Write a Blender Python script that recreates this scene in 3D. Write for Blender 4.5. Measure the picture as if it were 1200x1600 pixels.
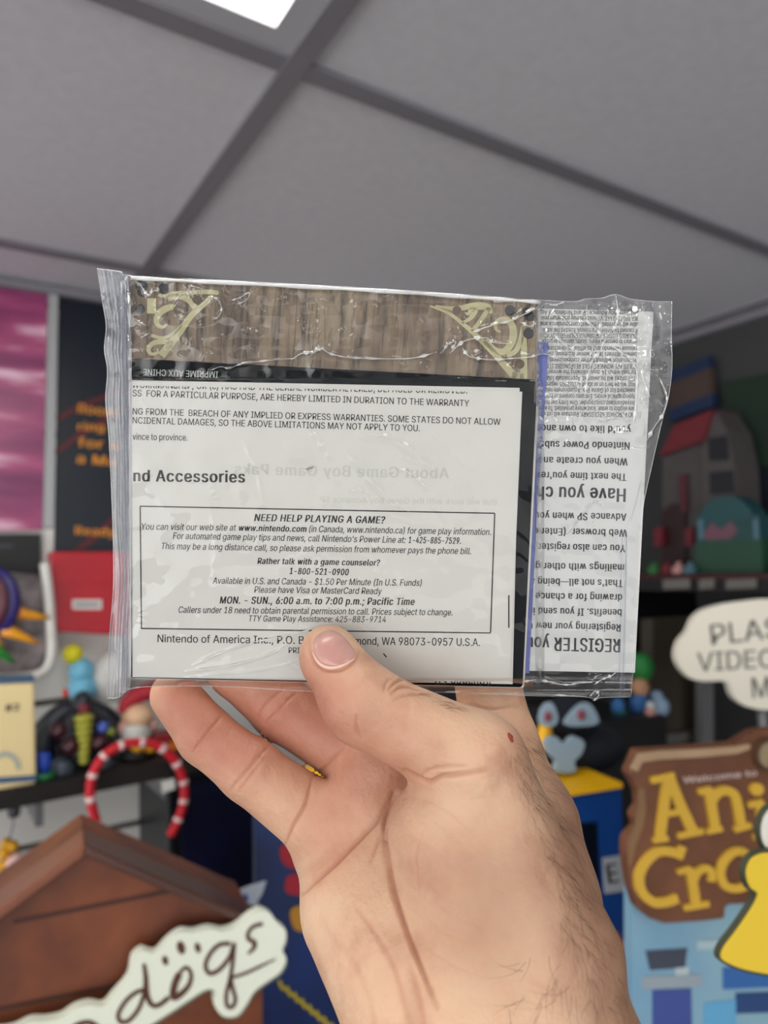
import bpy, bmesh, math, random
import numpy as np
from mathutils import Vector, Matrix

for o in list(bpy.data.objects):
    bpy.data.objects.remove(o, do_unlink=True)
SC = bpy.context.scene
COL = SC.collection

# ------------------------------------------------------------------ camera
F = 1109.0                       # focal length in pixels of the 1200x1600 frame
_X = np.array([1700.0, 15.0, F]); _X /= np.linalg.norm(_X)      # room X axis seen from the camera
_Y = np.array([-712.0, 108.0, F]); _Y -= _X * (_Y @ _X); _Y /= np.linalg.norm(_Y)
_Z = -np.cross(_Y, _X)           # room up
ROT = np.array([_X, _Y, _Z])     # camera (x right, y down, z forward) -> room
CAM = np.array([0.0, 0.0, 1.75])
cam = bpy.data.cameras.new('camera')
camo = bpy.data.objects.new('camera', cam); COL.objects.link(camo)
cam.sensor_fit = 'VERTICAL'; cam.lens = 6.86; cam.sensor_height = 6.86 * 1600 / F; cam.sensor_width = cam.sensor_height * .75
cam.clip_start = 0.01; cam.clip_end = 50
cam.dof.use_dof = True; cam.dof.focus_distance = 0.203; cam.dof.aperture_fstop = 2.9
M4 = Matrix.Identity(4)
for r in range(3):
    M4[r][0] = ROT[r][0]; M4[r][1] = -ROT[r][1]; M4[r][2] = -ROT[r][2]; M4[r][3] = CAM[r]
camo.matrix_world = M4
SC.camera = camo

# ------------------------------------------------------------------ exposure, world, lights
SC.view_settings.view_transform = 'Standard'; SC.view_settings.look = 'None'
SC.view_settings.gamma = 1; SC.view_settings.use_curve_mapping = False
SC.view_settings.exposure = -0.12
try: SC.cycles.use_denoising = True
except Exception: pass
WORLD_FRONT = 3.6
SHOP_FRONT = (-.80, -.58, .06)
WORLD_STRENGTH = 0.8            # the rest of the shop, open behind and to the left of the camera
PANEL_STRENGTH = 7.0             # ceiling light panels
wd = bpy.data.worlds.new('world'); SC.world = wd; wd.use_nodes = True
wn = wd.node_tree.nodes; wl = wd.node_tree.links; bg = wn['Background']
bg.inputs[0].default_value = (1.0, 0.985, 0.965, 1)
# the bright shop front lies to the left
dt = wn.new('ShaderNodeVectorMath'); dt.operation = 'DOT_PRODUCT'; dt.inputs[1].default_value = Vector(SHOP_FRONT).normalized()
wl.new(wn.new('ShaderNodeTexCoord').outputs['Generated'], dt.inputs[0])
mx = wn.new('ShaderNodeMath'); mx.operation = 'MAXIMUM'; mx.inputs[1].default_value = 0; wl.new(dt.outputs['Value'], mx.inputs[0])
pw = wn.new('ShaderNodeMath'); pw.operation = 'POWER'; pw.inputs[1].default_value = 2.5; wl.new(mx.outputs[0], pw.inputs[0])
ma = wn.new('ShaderNodeMath'); ma.operation = 'MULTIPLY_ADD'; ma.inputs[1].default_value = WORLD_FRONT; ma.inputs[2].default_value = WORLD_STRENGTH
wl.new(pw.outputs[0], ma.inputs[0]); wl.new(ma.outputs[0], bg.inputs[1])

CEIL = CAM[2] + 0.55
WALL_Y = 1.44
WALL_X = 1.62

# ------------------------------------------------------------------ helpers
def lin(h):
    h = h.lstrip('#'); v = [int(h[i:i+2], 16) / 255 for i in (0, 2, 4)]
    return tuple(c / 12.92 if c <= .04045 else ((c + .055) / 1.055) ** 2.4 for c in v)

def ray(px, py): return ROT @ np.array([(px - 600) / F, (py - 800) / F, 1.0])
def at(px, py, d): return CAM + ray(px, py) * d          # point at depth d (metres)
class Plane:
    def __init__(s, p, n): s.p = np.array(p, float); s.n = np.array(n, float) / np.linalg.norm(n)
    def hit(s, px, py, off=0.0):
        r = ray(px, py); q = s.p + s.n * off
        return CAM + r * (((q - CAM) @ s.n) / (r @ s.n))
def upright(px, py, d, vpx):     # a vertical plane through a point, its horizontal edges running towards vpx on the horizon
    r = ray(vpx, 840); r[2] = 0; n = np.array([-r[1], r[0], 0.0]); p = at(px, py, d)
    if n @ (CAM - p) < 0: n = -n
    return Plane(p, n)
BACK = lambda off=0.0: Plane((0, WALL_Y - off, 0), (0, -1, 0))
SIDE = lambda off=0.0: Plane((WALL_X - off, 0, 0), (-1, 0, 0))

def mat(name, color, rough=.55, var=.0, scale=40., bump=0., metal=0., spec=.5, color2=None, sss=0.):
    m = bpy.data.materials.new(name); m.use_nodes = True
    nt = m.node_tree; b = nt.nodes['Principled BSDF']
    c = lin(color) if isinstance(color, str) else color
    b.inputs['Base Color'].default_value = (*c, 1); b.inputs['Roughness'].default_value = rough
    b.inputs['Metallic'].default_value = metal
    b.inputs['Specular IOR Level'].default_value = spec
    if sss: b.inputs['Subsurface Weight'].default_value = sss
    if var or bump or color2:
        tc = nt.nodes.new('ShaderNodeTexCoord')
        n = nt.nodes.new('ShaderNodeTexNoise'); n.inputs['Scale'].default_value = scale; n.inputs['Detail'].default_value = 4
        nt.links.new(tc.outputs['Object'], n.inputs['Vector'])
        if var or color2:
            r = nt.nodes.new('ShaderNodeValToRGB')
            c2 = (lin(color2) if isinstance(color2, str) else color2) if color2 else tuple(x * (1 - var) for x in c)
            r.color_ramp.elements[0].position = .35; r.color_ramp.elements[1].position = .65
            r.color_ramp.elements[0].color = (*c2, 1); r.color_ramp.elements[1].color = (*c, 1)
            nt.links.new(n.outputs['Fac'], r.inputs['Fac']); nt.links.new(r.outputs['Color'], b.inputs['Base Color'])
        if bump:
            bp = nt.nodes.new('ShaderNodeBump'); bp.inputs['Strength'].default_value = bump; bp.inputs['Distance'].default_value = .002
            nt.links.new(n.outputs['Fac'], bp.inputs['Height']); nt.links.new(bp.outputs['Normal'], b.inputs['Normal'])
    return m

def emit(name, color, s):
    m = bpy.data.materials.new(name); m.use_nodes = True; nt = m.node_tree
    nt.nodes.remove(nt.nodes['Principled BSDF']); e = nt.nodes.new('ShaderNodeEmission')
    e.inputs[0].default_value = (*lin(color), 1); e.inputs[1].default_value = s
    nt.links.new(e.outputs[0], nt.nodes['Material Output'].inputs[0]); return m

def link(name, verts, faces, m, parent=None, smooth=False):
    me = bpy.data.meshes.new(name)
    me.from_pydata([tuple(map(float, v)) for v in verts], [], [tuple(f) for f in faces])
    me.validate(); me.update()
    if m: me.materials.append(m)
    if smooth: me.polygons.foreach_set('use_smooth', [True] * len(me.polygons))
    o = bpy.data.objects.new(name, me); COL.objects.link(o)
    if parent is not None: setparent(o, parent)
    return o
def setparent(o, p):
    o.parent = p
    if p.type == 'EMPTY': o.matrix_parent_inverse = Matrix.Translation(-Vector(p.location))
def thing(name, label, cat, loc=(0, 0, 0), group=None):
    o = bpy.data.objects.new(name, None); o.empty_display_size = .02; COL.objects.link(o)
    o.location = tuple(map(float, loc)); return tag(o, label, cat, group)
def tag(o, label, cat, group=None):
    o['label'] = label; o['category'] = cat
    if group: o['group'] = group
    return o
def struct(o): o['kind'] = 'structure'; return o

class MB:                        # collects shapes into one mesh
    def __init__(s): s.v = []; s.f = []
    def add(s, v, f):
        n = len(s.v); s.v += [tuple(map(float, p)) for p in v]; s.f += [tuple(i + n for i in q) for q in f]; return s
    def box(s, lo, hi):
        (a, b, c), (d, e, g) = lo, hi
        v = [(a,b,c),(d,b,c),(d,e,c),(a,e,c),(a,b,g),(d,b,g),(d,e,g),(a,e,g)]
        return s.add(v, [(0,3,2,1),(4,5,6,7),(0,1,5,4),(1,2,6,5),(2,3,7,6),(3,0,4,7)])
    def ell(s, c, r, n=20, m=12, axes=None, lo=-1.0):   # ellipsoid; lo cuts the bottom off
        c = np.array(c, float); A = np.eye(3) if axes is None else np.array(axes)
        v = []; f = []; t0 = math.asin(max(-1, lo))
        for j in range(m + 1):
            t = t0 + (math.pi / 2 - t0) * j / m
            for i in range(n):
                a = 2 * math.pi * i / n
                p = np.array([math.cos(t) * math.cos(a) * r[0], math.cos(t) * math.sin(a) * r[1], math.sin(t) * r[2]])
                v.append(c + A.T @ p)
        for j in range(m):
            for i in range(n):
                k = (i + 1) % n; f.append((j*n+i, j*n+k, (j+1)*n+k, (j+1)*n+i))
        f.append(tuple(range(n))[::-1]); return s.add(v, f)
    def tube(s, pts, rad, n=10, cap=True):
        P = [np.array(p, float) for p in pts]; R = rad if hasattr(rad, '__len__') else [rad] * len(P)
        v = []; f = []; u = None
        for i, p in enumerate(P):
            d = P[min(i+1, len(P)-1)] - P[max(i-1, 0)]; d = d / (np.linalg.norm(d) + 1e-12)
            if u is None:
                u = np.cross(d, [0, 0, 1.0]); 
                if np.linalg.norm(u) < 1e-3: u = np.cross(d, [1.0, 0, 0])
            u = u - d * (u @ d); u /= np.linalg.norm(u); w = np.cross(d, u)
            for k in range(n):
                a = 2 * math.pi * k / n; v.append(p + R[i] * (math.cos(a) * u + math.sin(a) * w))
        for i in range(len(P) - 1):
            for k in range(n):
                l = (k + 1) % n; f.append((i*n+k, i*n+l, (i+1)*n+l, (i+1)*n+k))
        if cap:
            f.append(tuple(range(n))[::-1]); f.append(tuple((len(P)-1)*n + k for k in range(n)))
        return s.add(v, f)
    def lathe(s, base, prof, n=20, axes=None):          # prof: (radius, height)
        A = np.eye(3) if axes is None else np.array(axes); b = np.array(base, float); v = []; f = []
        for r, h in prof:
            for i in range(n):
                a = 2 * math.pi * i / n; v.append(b + A.T @ np.array([r * math.cos(a), r * math.sin(a), h]))
        for j in range(len(prof) - 1):
            for i in range(n):
                k = (i + 1) % n; f.append((j*n+i, j*n+k, (j+1)*n+k, (j+1)*n+i))
        f.append(tuple(range(n))[::-1]); f.append(tuple((len(prof)-1)*n + i for i in range(n)))
        return s.add(v, f)
    def slab(s, px, pl, thick, fwd=0.0):                # outline in pixels on a plane, made solid
        a = [pl.hit(x, y, fwd) for x, y in px]; b = [p - pl.n * thick for p in a]; n = len(a)
        return s.add(a + b, [tuple(range(n)), tuple(range(2*n-1, n-1, -1))] + [(i, i+n, (i+1) % n + n, (i+1) % n) for i in range(n)])
    def build(s, name, m, parent=None, smooth=False, bevel=0.0, sub=0):
        o = link(name, s.v, s.f, m, parent, smooth)
        bm = bmesh.new(); bm.from_mesh(o.data); bmesh.ops.recalc_face_normals(bm, faces=bm.faces); bm.to_mesh(o.data); bm.free()
        if bevel:
            b = o.modifiers.new('bevel', 'BEVEL'); b.width = bevel; b.segments = 2; b.limit_method = 'ANGLE'
        if sub:
            q = o.modifiers.new('sub', 'SUBSURF'); q.levels = sub; q.render_levels = sub
        return o

def smooth_outline(pts, n=6):    # closed Catmull-Rom
    P = np.array(pts, float); N = len(P); out = []
    for i in range(N):
        a, b, c, d = P[i-1], P[i], P[(i+1) % N], P[(i+2) % N]
        for k in range(n):
            t = k / n
            out.append(.5 * ((2*b) + (c-a)*t + (2*a-5*b+4*c-d)*t*t + (3*b-a-3*c+d)*t**3))
    return out
def spline(pts, n=8):            # open Catmull-Rom
    P = [np.array(p, float) for p in pts]; P = [2*P[0]-P[1]] + P + [2*P[-1]-P[-2]]; out = []
    for i in range(1, len(P) - 2):
        a, b, c, d = P[i-1:i+3]
        for k in range(n):
            t = k / n; out.append(.5 * ((2*b) + (c-a)*t + (2*a-5*b+4*c-d)*t*t + (3*b-a-3*c+d)*t**3))
    out.append(P[-2]); return out
def ribbon_px(pts, w):           # 2-D stroke outline (pixels) from a centre line and width(s)
    P = np.array(pts, float); n = len(P); W = np.interp(np.linspace(0, 1, n), np.linspace(0, 1, len(w)), w) if hasattr(w, '__len__') else [w] * n
    L = []; R = []
    for i in range(n):
        d = P[min(i+1, n-1)] - P[max(i-1, 0)]; d = d / (np.linalg.norm(d) + 1e-9); q = np.array([-d[1], d[0]])
        L.append(P[i] + q * W[i] / 2); R.append(P[i] - q * W[i] / 2)
    return L, R
def strokes(mb, lines, surf):    # strokes: list of (points, width) laid on a surface function
    for pts, w in lines:
        L, R = ribbon_px(pts, w); n = len(L)
        mb.add([surf(*p) for p in L] + [surf(*p) for p in R], [(i, i+1, n+i+1, n+i) for i in range(n-1)])
    return mb

# letter outlines, from space to tilde and a long dash: advance, number of loops, then for each loop its point count and x,y pairs
OUTLINES = [
    [94,0],
    [98,2,4,34,80,32,254,66,254,64,80,16,49,-2,40,-1,33,4,28,12,26,20,28,29,33,37,40,42,49,43,58,42,65,37,70,29,72,20,70,12,65,4,58,-1],
    [160,2,4,39,159,35,254,68,254,64,159,4,96,159,93,254,125,254,122,159],
    [220,4,4,121,0,163,254,188,254,147,0,4,5,70,9,96,200,96,196,70,4,32,0,73,254,99,254,57,0,4,20,158,24,184,215,184,211,158],
    [223,2,4,101,-37,101,292,122,292,122,-37,66,112,-4,86,-2,64,5,46,15,32,30,23,48,19,68,52,68,55,55,62,44,71,35,83,29,112,25,128,26,143,30,155,37,165,46,171,57,173,70,171,81,166,89,148,102,122,111,92,120,64,130,43,145,30,163,26,186,29,206,37,224,51,238,69,249,90,256,114,258,137,256,158,249,175,238,189,224,197,208,200,189,169,189,163,206,151,219,134,227,112,229,97,228,84,224,73,218,64,209,59,199,58,188,60,176,65,167,85,154,106,147,132,140,156,132,179,119,197,99,202,85,204,69,201,50,193,32,180,17,162,5,139,-2],
    [338,5,26,88,141,73,143,60,149,50,157,43,168,39,180,37,194,37,206,39,220,43,232,51,243,60,251,73,257,88,258,103,257,115,251,125,243,132,232,136,220,138,206,138,194,136,180,132,168,125,157,115,149,103,143,17,88,164,99,166,106,173,110,183,112,194,112,206,106,227,99,234,88,236,77,234,69,227,65,217,64,206,64,194,65,183,69,173,76,166,26,251,-5,236,-3,223,2,213,11,206,21,202,34,200,48,200,60,202,74,206,86,213,97,223,105,236,111,251,112,266,111,278,105,288,97,295,86,299,74,300,60,300,48,299,34,295,21,288,11,278,2,265,-3,17,251,17,262,20,269,26,273,36,274,48,274,60,269,81,262,88,251,90,240,88,232,81,228,71,226,60,226,48,228,36,232,26,239,20,4,66,0,241,254,270,254,95,0],
    [224,1,73,98,-3,75,-1,55,6,39,17,27,31,20,48,17,67,19,82,24,95,42,117,70,139,108,168,118,176,127,187,131,202,129,214,123,223,113,228,101,230,84,227,73,216,68,199,73,182,84,164,102,142,219,0,182,0,86,116,61,146,44,172,39,185,38,199,40,215,45,229,55,241,67,249,82,255,100,257,118,255,133,249,145,241,154,230,160,217,162,202,158,181,146,162,128,146,77,109,55,87,50,77,48,66,50,54,55,44,62,35,72,29,83,25,96,23,111,25,126,30,151,48,160,61,168,76,173,93,174,112,204,112,202,90,198,72,185,46,173,31,166,23,153,12,136,3,117,-2],
    [103,1,4,39,159,35,254,68,254,64,159],
    [137,1,15,45,103,50,162,66,221,88,270,118,270,95,214,81,157,76,103,80,57,94,8,118,-48,88,-48,69,-11,56,27,47,66],
    [137,1,15,19,-48,43,9,57,58,61,103,56,157,41,214,19,270,48,270,71,221,86,162,92,103,89,65,81,27,67,-11,48,-48],
    [227,1,18,101,111,103,165,57,136,45,158,93,183,45,208,57,229,103,200,101,254,125,254,123,200,169,229,181,208,133,183,181,158,169,136,123,165,125,111],
    [227,2,4,99,17,99,182,128,182,128,17,4,31,86,31,113,195,113,195,86],
    [94,1,4,19,-60,34,36,68,36,42,-60],
    [227,1,4,168,122,168,94,57,94,57,122],
    [94,1,16,48,-2,39,-1,31,4,26,12,25,20,26,29,31,37,39,42,48,43,56,42,64,37,69,29,71,20,69,12,64,4,56,-1],
    [125,1,4,117,266,36,-38,7,-38,89,266],
    [227,2,24,113,-3,87,0,65,12,47,31,34,57,27,89,24,127,27,165,35,197,48,223,65,242,87,254,113,258,139,254,161,242,179,223,192,197,200,165,203,127,200,89,192,57,179,31,162,12,140,0,24,113,25,131,28,145,37,157,52,165,72,170,97,172,127,170,157,165,182,157,203,145,218,131,227,113,230,96,227,82,218,70,203,62,182,56,157,55,127,56,97,62,72,70,52,82,37,96,28],
    [227,2,4,38,0,38,27,195,27,195,0,8,138,254,138,0,106,0,106,224,105,224,43,179,43,213,99,254],
    [227,1,37,32,0,32,24,117,114,141,141,155,163,160,186,159,198,154,209,146,218,137,224,112,230,98,228,86,224,77,216,69,207,65,195,64,181,33,181,35,202,43,221,55,237,72,248,91,255,112,258,134,255,153,248,169,237,181,223,188,205,191,186,185,159,168,129,133,90,76,30,76,28,195,28,195,0],
    [227,1,45,109,-3,87,-1,66,5,49,15,35,29,26,46,22,66,55,66,57,54,63,44,72,35,83,30,109,25,138,30,149,37,157,46,163,58,165,72,163,86,158,98,150,109,137,117,121,122,101,124,78,124,78,150,144,224,144,226,35,226,35,254,186,254,186,230,106,139,106,144,132,144,154,138,172,127,185,111,194,93,196,72,194,51,185,33,172,18,154,6,133,-1],
    [227,2,8,20,53,20,79,123,254,155,254,54,83,54,81,207,81,207,53,6,141,0,141,61,141,73,141,159,171,159,171,0],
    [227,1,48,111,-3,89,-1,70,6,54,16,41,30,33,47,30,65,61,65,64,54,69,44,87,30,111,25,125,27,138,32,149,41,157,52,162,66,164,81,162,97,157,111,148,122,137,131,124,137,109,138,84,134,64,123,34,126,48,254,183,254,183,226,75,226,67,151,68,151,89,162,115,167,131,165,147,160,161,153,172,143,182,130,189,116,194,99,195,82,193,58,184,38,171,21,154,8,134,-1],
    [227,2,28,113,-3,91,-1,71,7,55,20,42,37,34,58,32,81,34,100,40,119,69,170,126,254,161,254,75,131,73,131,83,144,98,153,117,157,139,155,158,147,173,136,185,120,192,101,194,79,192,56,184,36,171,20,155,7,135,-1,24,113,24,127,26,139,31,149,40,157,51,162,64,164,79,162,94,157,107,149,118,139,126,127,131,113,133,99,131,87,126,77,118,69,107,64,94,62,79,64,64,69,51,77,40,87,31,99,26],
    [227,1,8,48,0,162,224,162,226,31,226,31,254,195,254,195,224,82,0],
    [227,3,46,113,-3,89,-1,68,6,50,17,37,31,29,48,26,68,28,83,33,98,40,110,51,121,63,128,76,132,76,133,59,141,46,154,38,171,35,190,38,209,45,225,57,239,73,249,92,256,113,258,134,256,153,249,169,239,181,225,188,209,191,190,188,171,180,154,167,141,150,133,150,132,164,128,176,121,186,110,194,98,199,83,200,68,198,48,189,31,176,17,158,6,137,-1,24,113,25,129,26,142,30,153,37,161,46,167,57,168,69,167,83,161,94,153,104,141,111,128,116,113,118,98,116,85,111,73,104,65,94,59,83,58,69,59,57,64,46,73,37,84,30,97,26,20,113,145,137,150,146,157,154,165,158,176,160,188,158,200,154,210,147,218,138,225,113,230,89,225,79,218,72,210,68,200,66,188,68,176,72,165,79,157,89,150],
    [227,2,28,113,258,135,255,155,247,171,234,184,217,192,197,194,173,192,155,186,135,158,84,100,0,65,0,151,124,154,124,144,111,128,101,109,97,87,100,69,107,53,119,41,134,34,154,32,176,34,198,42,218,55,235,71,247,91,255,24,113,230,99,228,87,223,77,215,69,204,64,191,63,176,64,161,69,148,77,137,87,129,99,123,113,122,127,123,139,129,149,137,157,147,162,160,164,175,162,190,157,204,150,215,139,223,127,228],
    [94,2,16,48,-2,39,-1,31,4,26,12,25,20,26,29,31,37,39,42,48,43,56,42,64,37,69,29,71,20,69,12,64,4,56,-1,16,48,135,39,137,31,142,26,149,25,158,26,167,31,174,39,179,48,181,56,179,64,174,69,167,71,158,69,149,64,142,56,137],
    [94,2,4,19,-60,34,36,68,36,42,-60,16,52,135,43,137,36,142,31,149,29,158,31,167,36,174,43,179,52,181,61,179,68,174,73,167,75,158,73,149,68,142,61,137],
    [227,1,10,33,89,33,110,194,192,194,158,71,100,72,102,72,97,71,99,194,40,194,8],
    [227,2,4,36,122,36,151,191,151,191,122,4,36,48,36,77,191,77,191,48],
    [227,1,10,193,89,32,8,32,40,155,99,154,97,154,102,155,100,32,158,32,192,193,110],
    [179,2,38,66,76,66,80,71,115,76,126,84,135,104,149,123,167,129,178,131,192,129,203,125,213,110,226,89,231,69,226,53,213,48,202,46,189,14,189,17,209,24,226,36,240,51,250,69,256,89,258,110,256,127,249,142,239,153,226,160,209,162,191,160,172,153,156,142,142,127,130,110,118,100,103,97,79,97,76,16,82,-2,73,-1,66,4,61,12,59,20,61,29,66,37,73,42,82,43,91,42,98,37,103,29,105,20,103,12,98,4,91,-1],
    [338,2,98,178,-68,142,-65,111,-57,84,-44,61,-26,43,-4,31,23,23,54,20,90,23,124,31,155,44,182,61,204,84,222,110,235,140,243,174,246,207,243,236,235,261,221,281,204,297,183,308,159,315,134,318,108,316,71,307,38,300,25,289,14,276,8,258,5,238,8,220,18,214,25,211,34,210,34,204,24,194,15,181,8,163,6,142,9,125,18,112,31,102,48,96,69,94,91,97,113,103,132,114,149,129,161,146,169,165,172,180,170,192,166,208,153,210,153,210,167,237,167,237,55,238,45,242,37,249,31,259,30,270,32,278,38,284,48,288,64,291,108,289,129,283,150,274,170,261,187,245,201,225,212,201,219,174,221,146,219,121,212,100,201,82,186,68,167,57,144,51,118,49,89,51,59,57,33,68,10,82,-8,101,-23,123,-34,149,-40,179,-43,206,-40,229,-34,245,-29,252,-53,232,-60,205,-65,20,165,32,180,34,191,39,200,47,206,59,211,92,210,111,206,124,199,134,190,141,165,146,152,144,141,139,133,130,126,119,121,92,125,63,131,50,139,41,151,35],
    [240,2,12,8,0,101,254,138,254,231,0,198,0,144,151,132,186,116,239,123,239,106,185,95,151,43,0,4,55,71,55,99,185,99,185,71],
    [228,3,26,30,0,30,254,121,254,145,252,164,245,180,235,190,221,197,205,199,187,198,172,193,160,178,143,157,133,157,131,170,129,182,123,192,114,201,102,207,86,209,68,207,50,200,33,189,20,172,9,151,2,123,0,13,62,29,122,29,148,31,165,40,175,53,178,68,176,81,171,92,163,102,153,109,140,114,124,115,62,115,12,62,143,119,143,144,148,154,155,162,163,166,174,168,186,165,202,156,214,141,223,120,226,62,226],
    [255,1,49,134,-3,103,1,75,12,52,32,35,58,24,90,20,127,24,165,35,197,52,223,75,242,103,254,134,258,170,252,186,245,201,236,214,224,224,209,232,193,236,174,204,174,195,197,179,214,158,224,134,228,111,225,92,216,75,202,62,182,54,157,52,127,54,97,63,72,75,53,92,38,112,29,134,26,158,30,179,40,195,57,204,80,236,80,232,62,224,45,214,31,201,19,187,9,170,2,153,-2],
    [251,2,30,109,0,48,0,48,29,107,29,136,31,159,40,177,55,189,75,197,99,200,128,197,156,190,180,177,200,160,214,138,223,110,226,47,226,47,254,113,254,147,251,176,239,200,221,217,196,227,164,231,128,227,91,217,59,199,34,175,15,145,4,4,62,254,62,0,30,0,30,254],
    [209,1,12,30,0,30,254,186,254,186,226,62,226,62,143,178,143,178,114,62,114,62,29,188,29,188,0],
    [205,1,10,30,0,30,254,185,254,185,226,62,226,62,139,173,139,173,111,62,111,62,0],
    [260,1,54,134,-3,102,1,75,13,52,32,35,58,24,90,20,127,24,165,35,197,52,223,74,242,102,254,132,258,152,256,170,252,187,245,202,235,214,222,225,208,232,192,237,174,204,174,194,197,178,213,158,224,133,228,111,225,92,216,75,202,62,182,54,157,52,127,54,97,63,72,75,53,92,38,112,29,134,26,155,29,172,36,187,47,198,62,205,80,207,101,217,100,141,100,141,128,239,128,239,100,236,71,225,45,209,25,188,9,163,0],
    [258,1,12,30,0,30,254,62,254,62,144,196,144,196,254,228,254,228,0,196,0,196,116,62,116,62,0],
    [150,1,12,16,0,16,29,59,29,59,226,16,226,16,254,135,254,135,226,91,226,91,29,135,29,135,0],
    [198,1,22,93,-3,62,2,38,16,22,40,17,73,17,86,49,86,49,73,52,52,61,37,75,28,93,25,110,28,124,37,133,52,136,73,136,254,168,254,168,73,163,40,147,16,123,2],
    [233,3,9,52,73,52,108,70,131,87,152,106,172,182,254,224,254,116,138,114,138,7,30,0,30,254,62,254,62,167,62,112,62,97,62,0,4,186,0,94,130,114,155,224,0],
    [196,1,6,30,0,30,254,62,254,62,29,181,29,181,0],
    [314,1,40,30,0,30,254,76,254,139,94,144,79,150,61,156,42,161,24,154,24,159,41,165,61,171,79,176,94,238,254,284,254,284,0,252,0,252,145,252,163,253,184,253,207,253,229,256,229,249,205,241,181,234,161,228,145,171,0,143,0,85,145,80,160,72,181,65,204,56,229,59,229,60,208,60,186,61,164,61,145,61,0],
    [262,1,24,30,0,30,254,68,254,172,91,181,75,194,53,207,27,202,27,200,54,200,79,199,97,199,254,232,254,232,0,193,0,101,145,89,165,74,191,54,226,60,227,61,192,62,164,62,145,62,0],
    [267,2,24,133,-3,103,1,75,12,52,32,35,58,24,90,20,127,24,165,35,197,52,223,75,242,103,254,133,258,164,254,192,242,215,223,232,197,243,165,247,127,243,90,232,58,215,32,192,12,164,1,24,133,26,155,29,175,38,191,52,204,72,212,97,215,127,212,157,204,182,191,202,175,216,155,225,133,228,112,225,92,216,75,202,63,182,54,157,52,127,54,97,63,72,75,52,92,38,112,29],
    [222,1,32,30,0,30,254,118,254,144,252,166,244,183,231,195,215,202,195,204,174,202,152,195,133,183,116,166,104,144,96,118,93,55,93,55,121,116,121,134,123,149,128,159,136,167,147,171,160,172,174,171,188,167,201,159,211,148,219,134,224,116,226,62,226,62,0],
    [267,3,8,123,80,156,80,185,42,192,32,234,-24,200,-24,173,13,166,23,24,133,-3,103,1,75,12,52,32,35,58,24,90,20,127,24,165,35,197,52,223,75,242,103,254,133,258,164,254,192,242,215,223,232,197,243,165,247,127,243,90,232,58,215,32,192,12,164,1,24,133,26,155,29,175,38,191,52,204,72,212,97,215,127,212,157,204,182,191,202,175,216,155,225,133,228,112,225,92,216,75,202,63,182,54,157,52,127,54,97,63,72,75,52,92,38,112,29],
    [224,2,32,30,0,30,254,118,254,145,252,167,244,183,232,195,217,202,198,205,176,202,154,195,136,183,120,166,109,145,101,118,99,48,99,48,128,117,128,135,129,149,133,160,141,167,150,171,162,173,176,171,190,167,202,159,212,149,220,134,224,116,226,62,226,62,0,4,177,0,115,115,151,115,214,0],
    [223,1,66,112,-4,86,-2,64,5,46,15,32,30,23,48,19,68,52,68,55,55,62,44,71,35,83,29,112,25,128,26,143,30,155,37,165,46,171,57,173,70,171,81,166,89,148,102,122,111,92,120,64,130,43,145,30,163,26,186,29,206,37,224,51,238,69,249,90,256,114,258,137,256,158,249,175,238,189,224,197,208,200,189,169,189,163,206,151,219,134,227,112,229,97,228,84,224,73,218,64,209,59,199,58,188,60,176,65,167,85,154,106,147,132,140,156,132,179,119,197,99,202,85,204,69,201,50,193,32,180,17,162,5,139,-2],
    [224,1,8,16,226,16,254,208,254,208,226,128,226,128,0,96,0,96,226],
    [259,1,30,129,-4,101,-1,77,8,57,22,42,40,33,62,30,87,30,254,62,254,62,89,64,72,70,57,80,44,94,34,110,28,129,26,149,28,165,34,179,44,188,57,194,72,196,89,196,254,229,254,229,87,226,62,216,40,201,22,182,8,157,-1],
    [240,1,12,102,0,8,254,42,254,96,103,108,69,124,15,117,15,133,69,145,103,197,254,231,254,139,0],
    [343,1,32,78,0,8,254,41,254,82,98,88,73,93,47,98,20,95,20,100,47,106,73,112,98,153,254,190,254,231,98,237,73,243,47,249,20,244,20,249,47,255,73,261,98,302,254,335,254,265,0,228,0,184,161,176,196,168,237,175,237,167,197,159,161,115,0],
    [237,1,28,9,0,109,142,109,118,15,254,52,254,89,200,102,181,112,164,122,146,116,146,126,164,136,181,149,200,187,254,223,254,129,119,129,143,228,0,191,0,146,65,134,83,125,98,115,116,122,116,113,98,103,83,91,65,46,0],
    [236,1,14,102,0,102,104,8,254,46,254,96,172,111,146,125,115,112,115,126,146,140,172,191,254,228,254,134,104,134,0],
    [219,1,20,21,0,21,23,137,193,153,215,170,238,174,227,143,226,111,226,20,226,20,254,198,254,198,231,84,64,67,40,49,17,45,27,76,28,107,29,200,29,200,0],
    [137,1,8,51,-48,51,270,118,270,118,244,80,244,80,-22,118,-22,118,-48],
    [125,1,4,89,-38,7,266,36,266,117,-38],
    [137,1,8,18,-48,18,-22,57,-22,57,244,18,244,18,270,86,270,86,-48],
    [163,2,4,77,232,86,232,86,219,77,219,8,13,139,65,246,99,246,150,139,120,139,80,224,83,224,44,139],
    [159,1,4,159,0,159,-28,0,-28,0,0],
    [110,1,4,57,214,24,265,58,265,82,214],
    [195,2,42,80,-4,63,-3,47,2,34,11,24,22,17,37,15,54,17,69,22,80,29,90,39,97,63,105,89,110,117,113,133,117,136,121,138,127,138,128,133,148,120,161,98,165,75,161,59,150,50,137,20,146,29,161,39,173,52,182,66,188,97,192,119,190,143,180,153,172,161,160,167,145,168,126,168,0,138,0,138,26,136,26,126,12,108,1,18,85,23,101,24,114,29,124,37,132,47,136,57,138,69,138,95,130,91,116,88,100,86,88,84,67,79,52,70,47,62,46,52,51,36,65,26],
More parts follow.
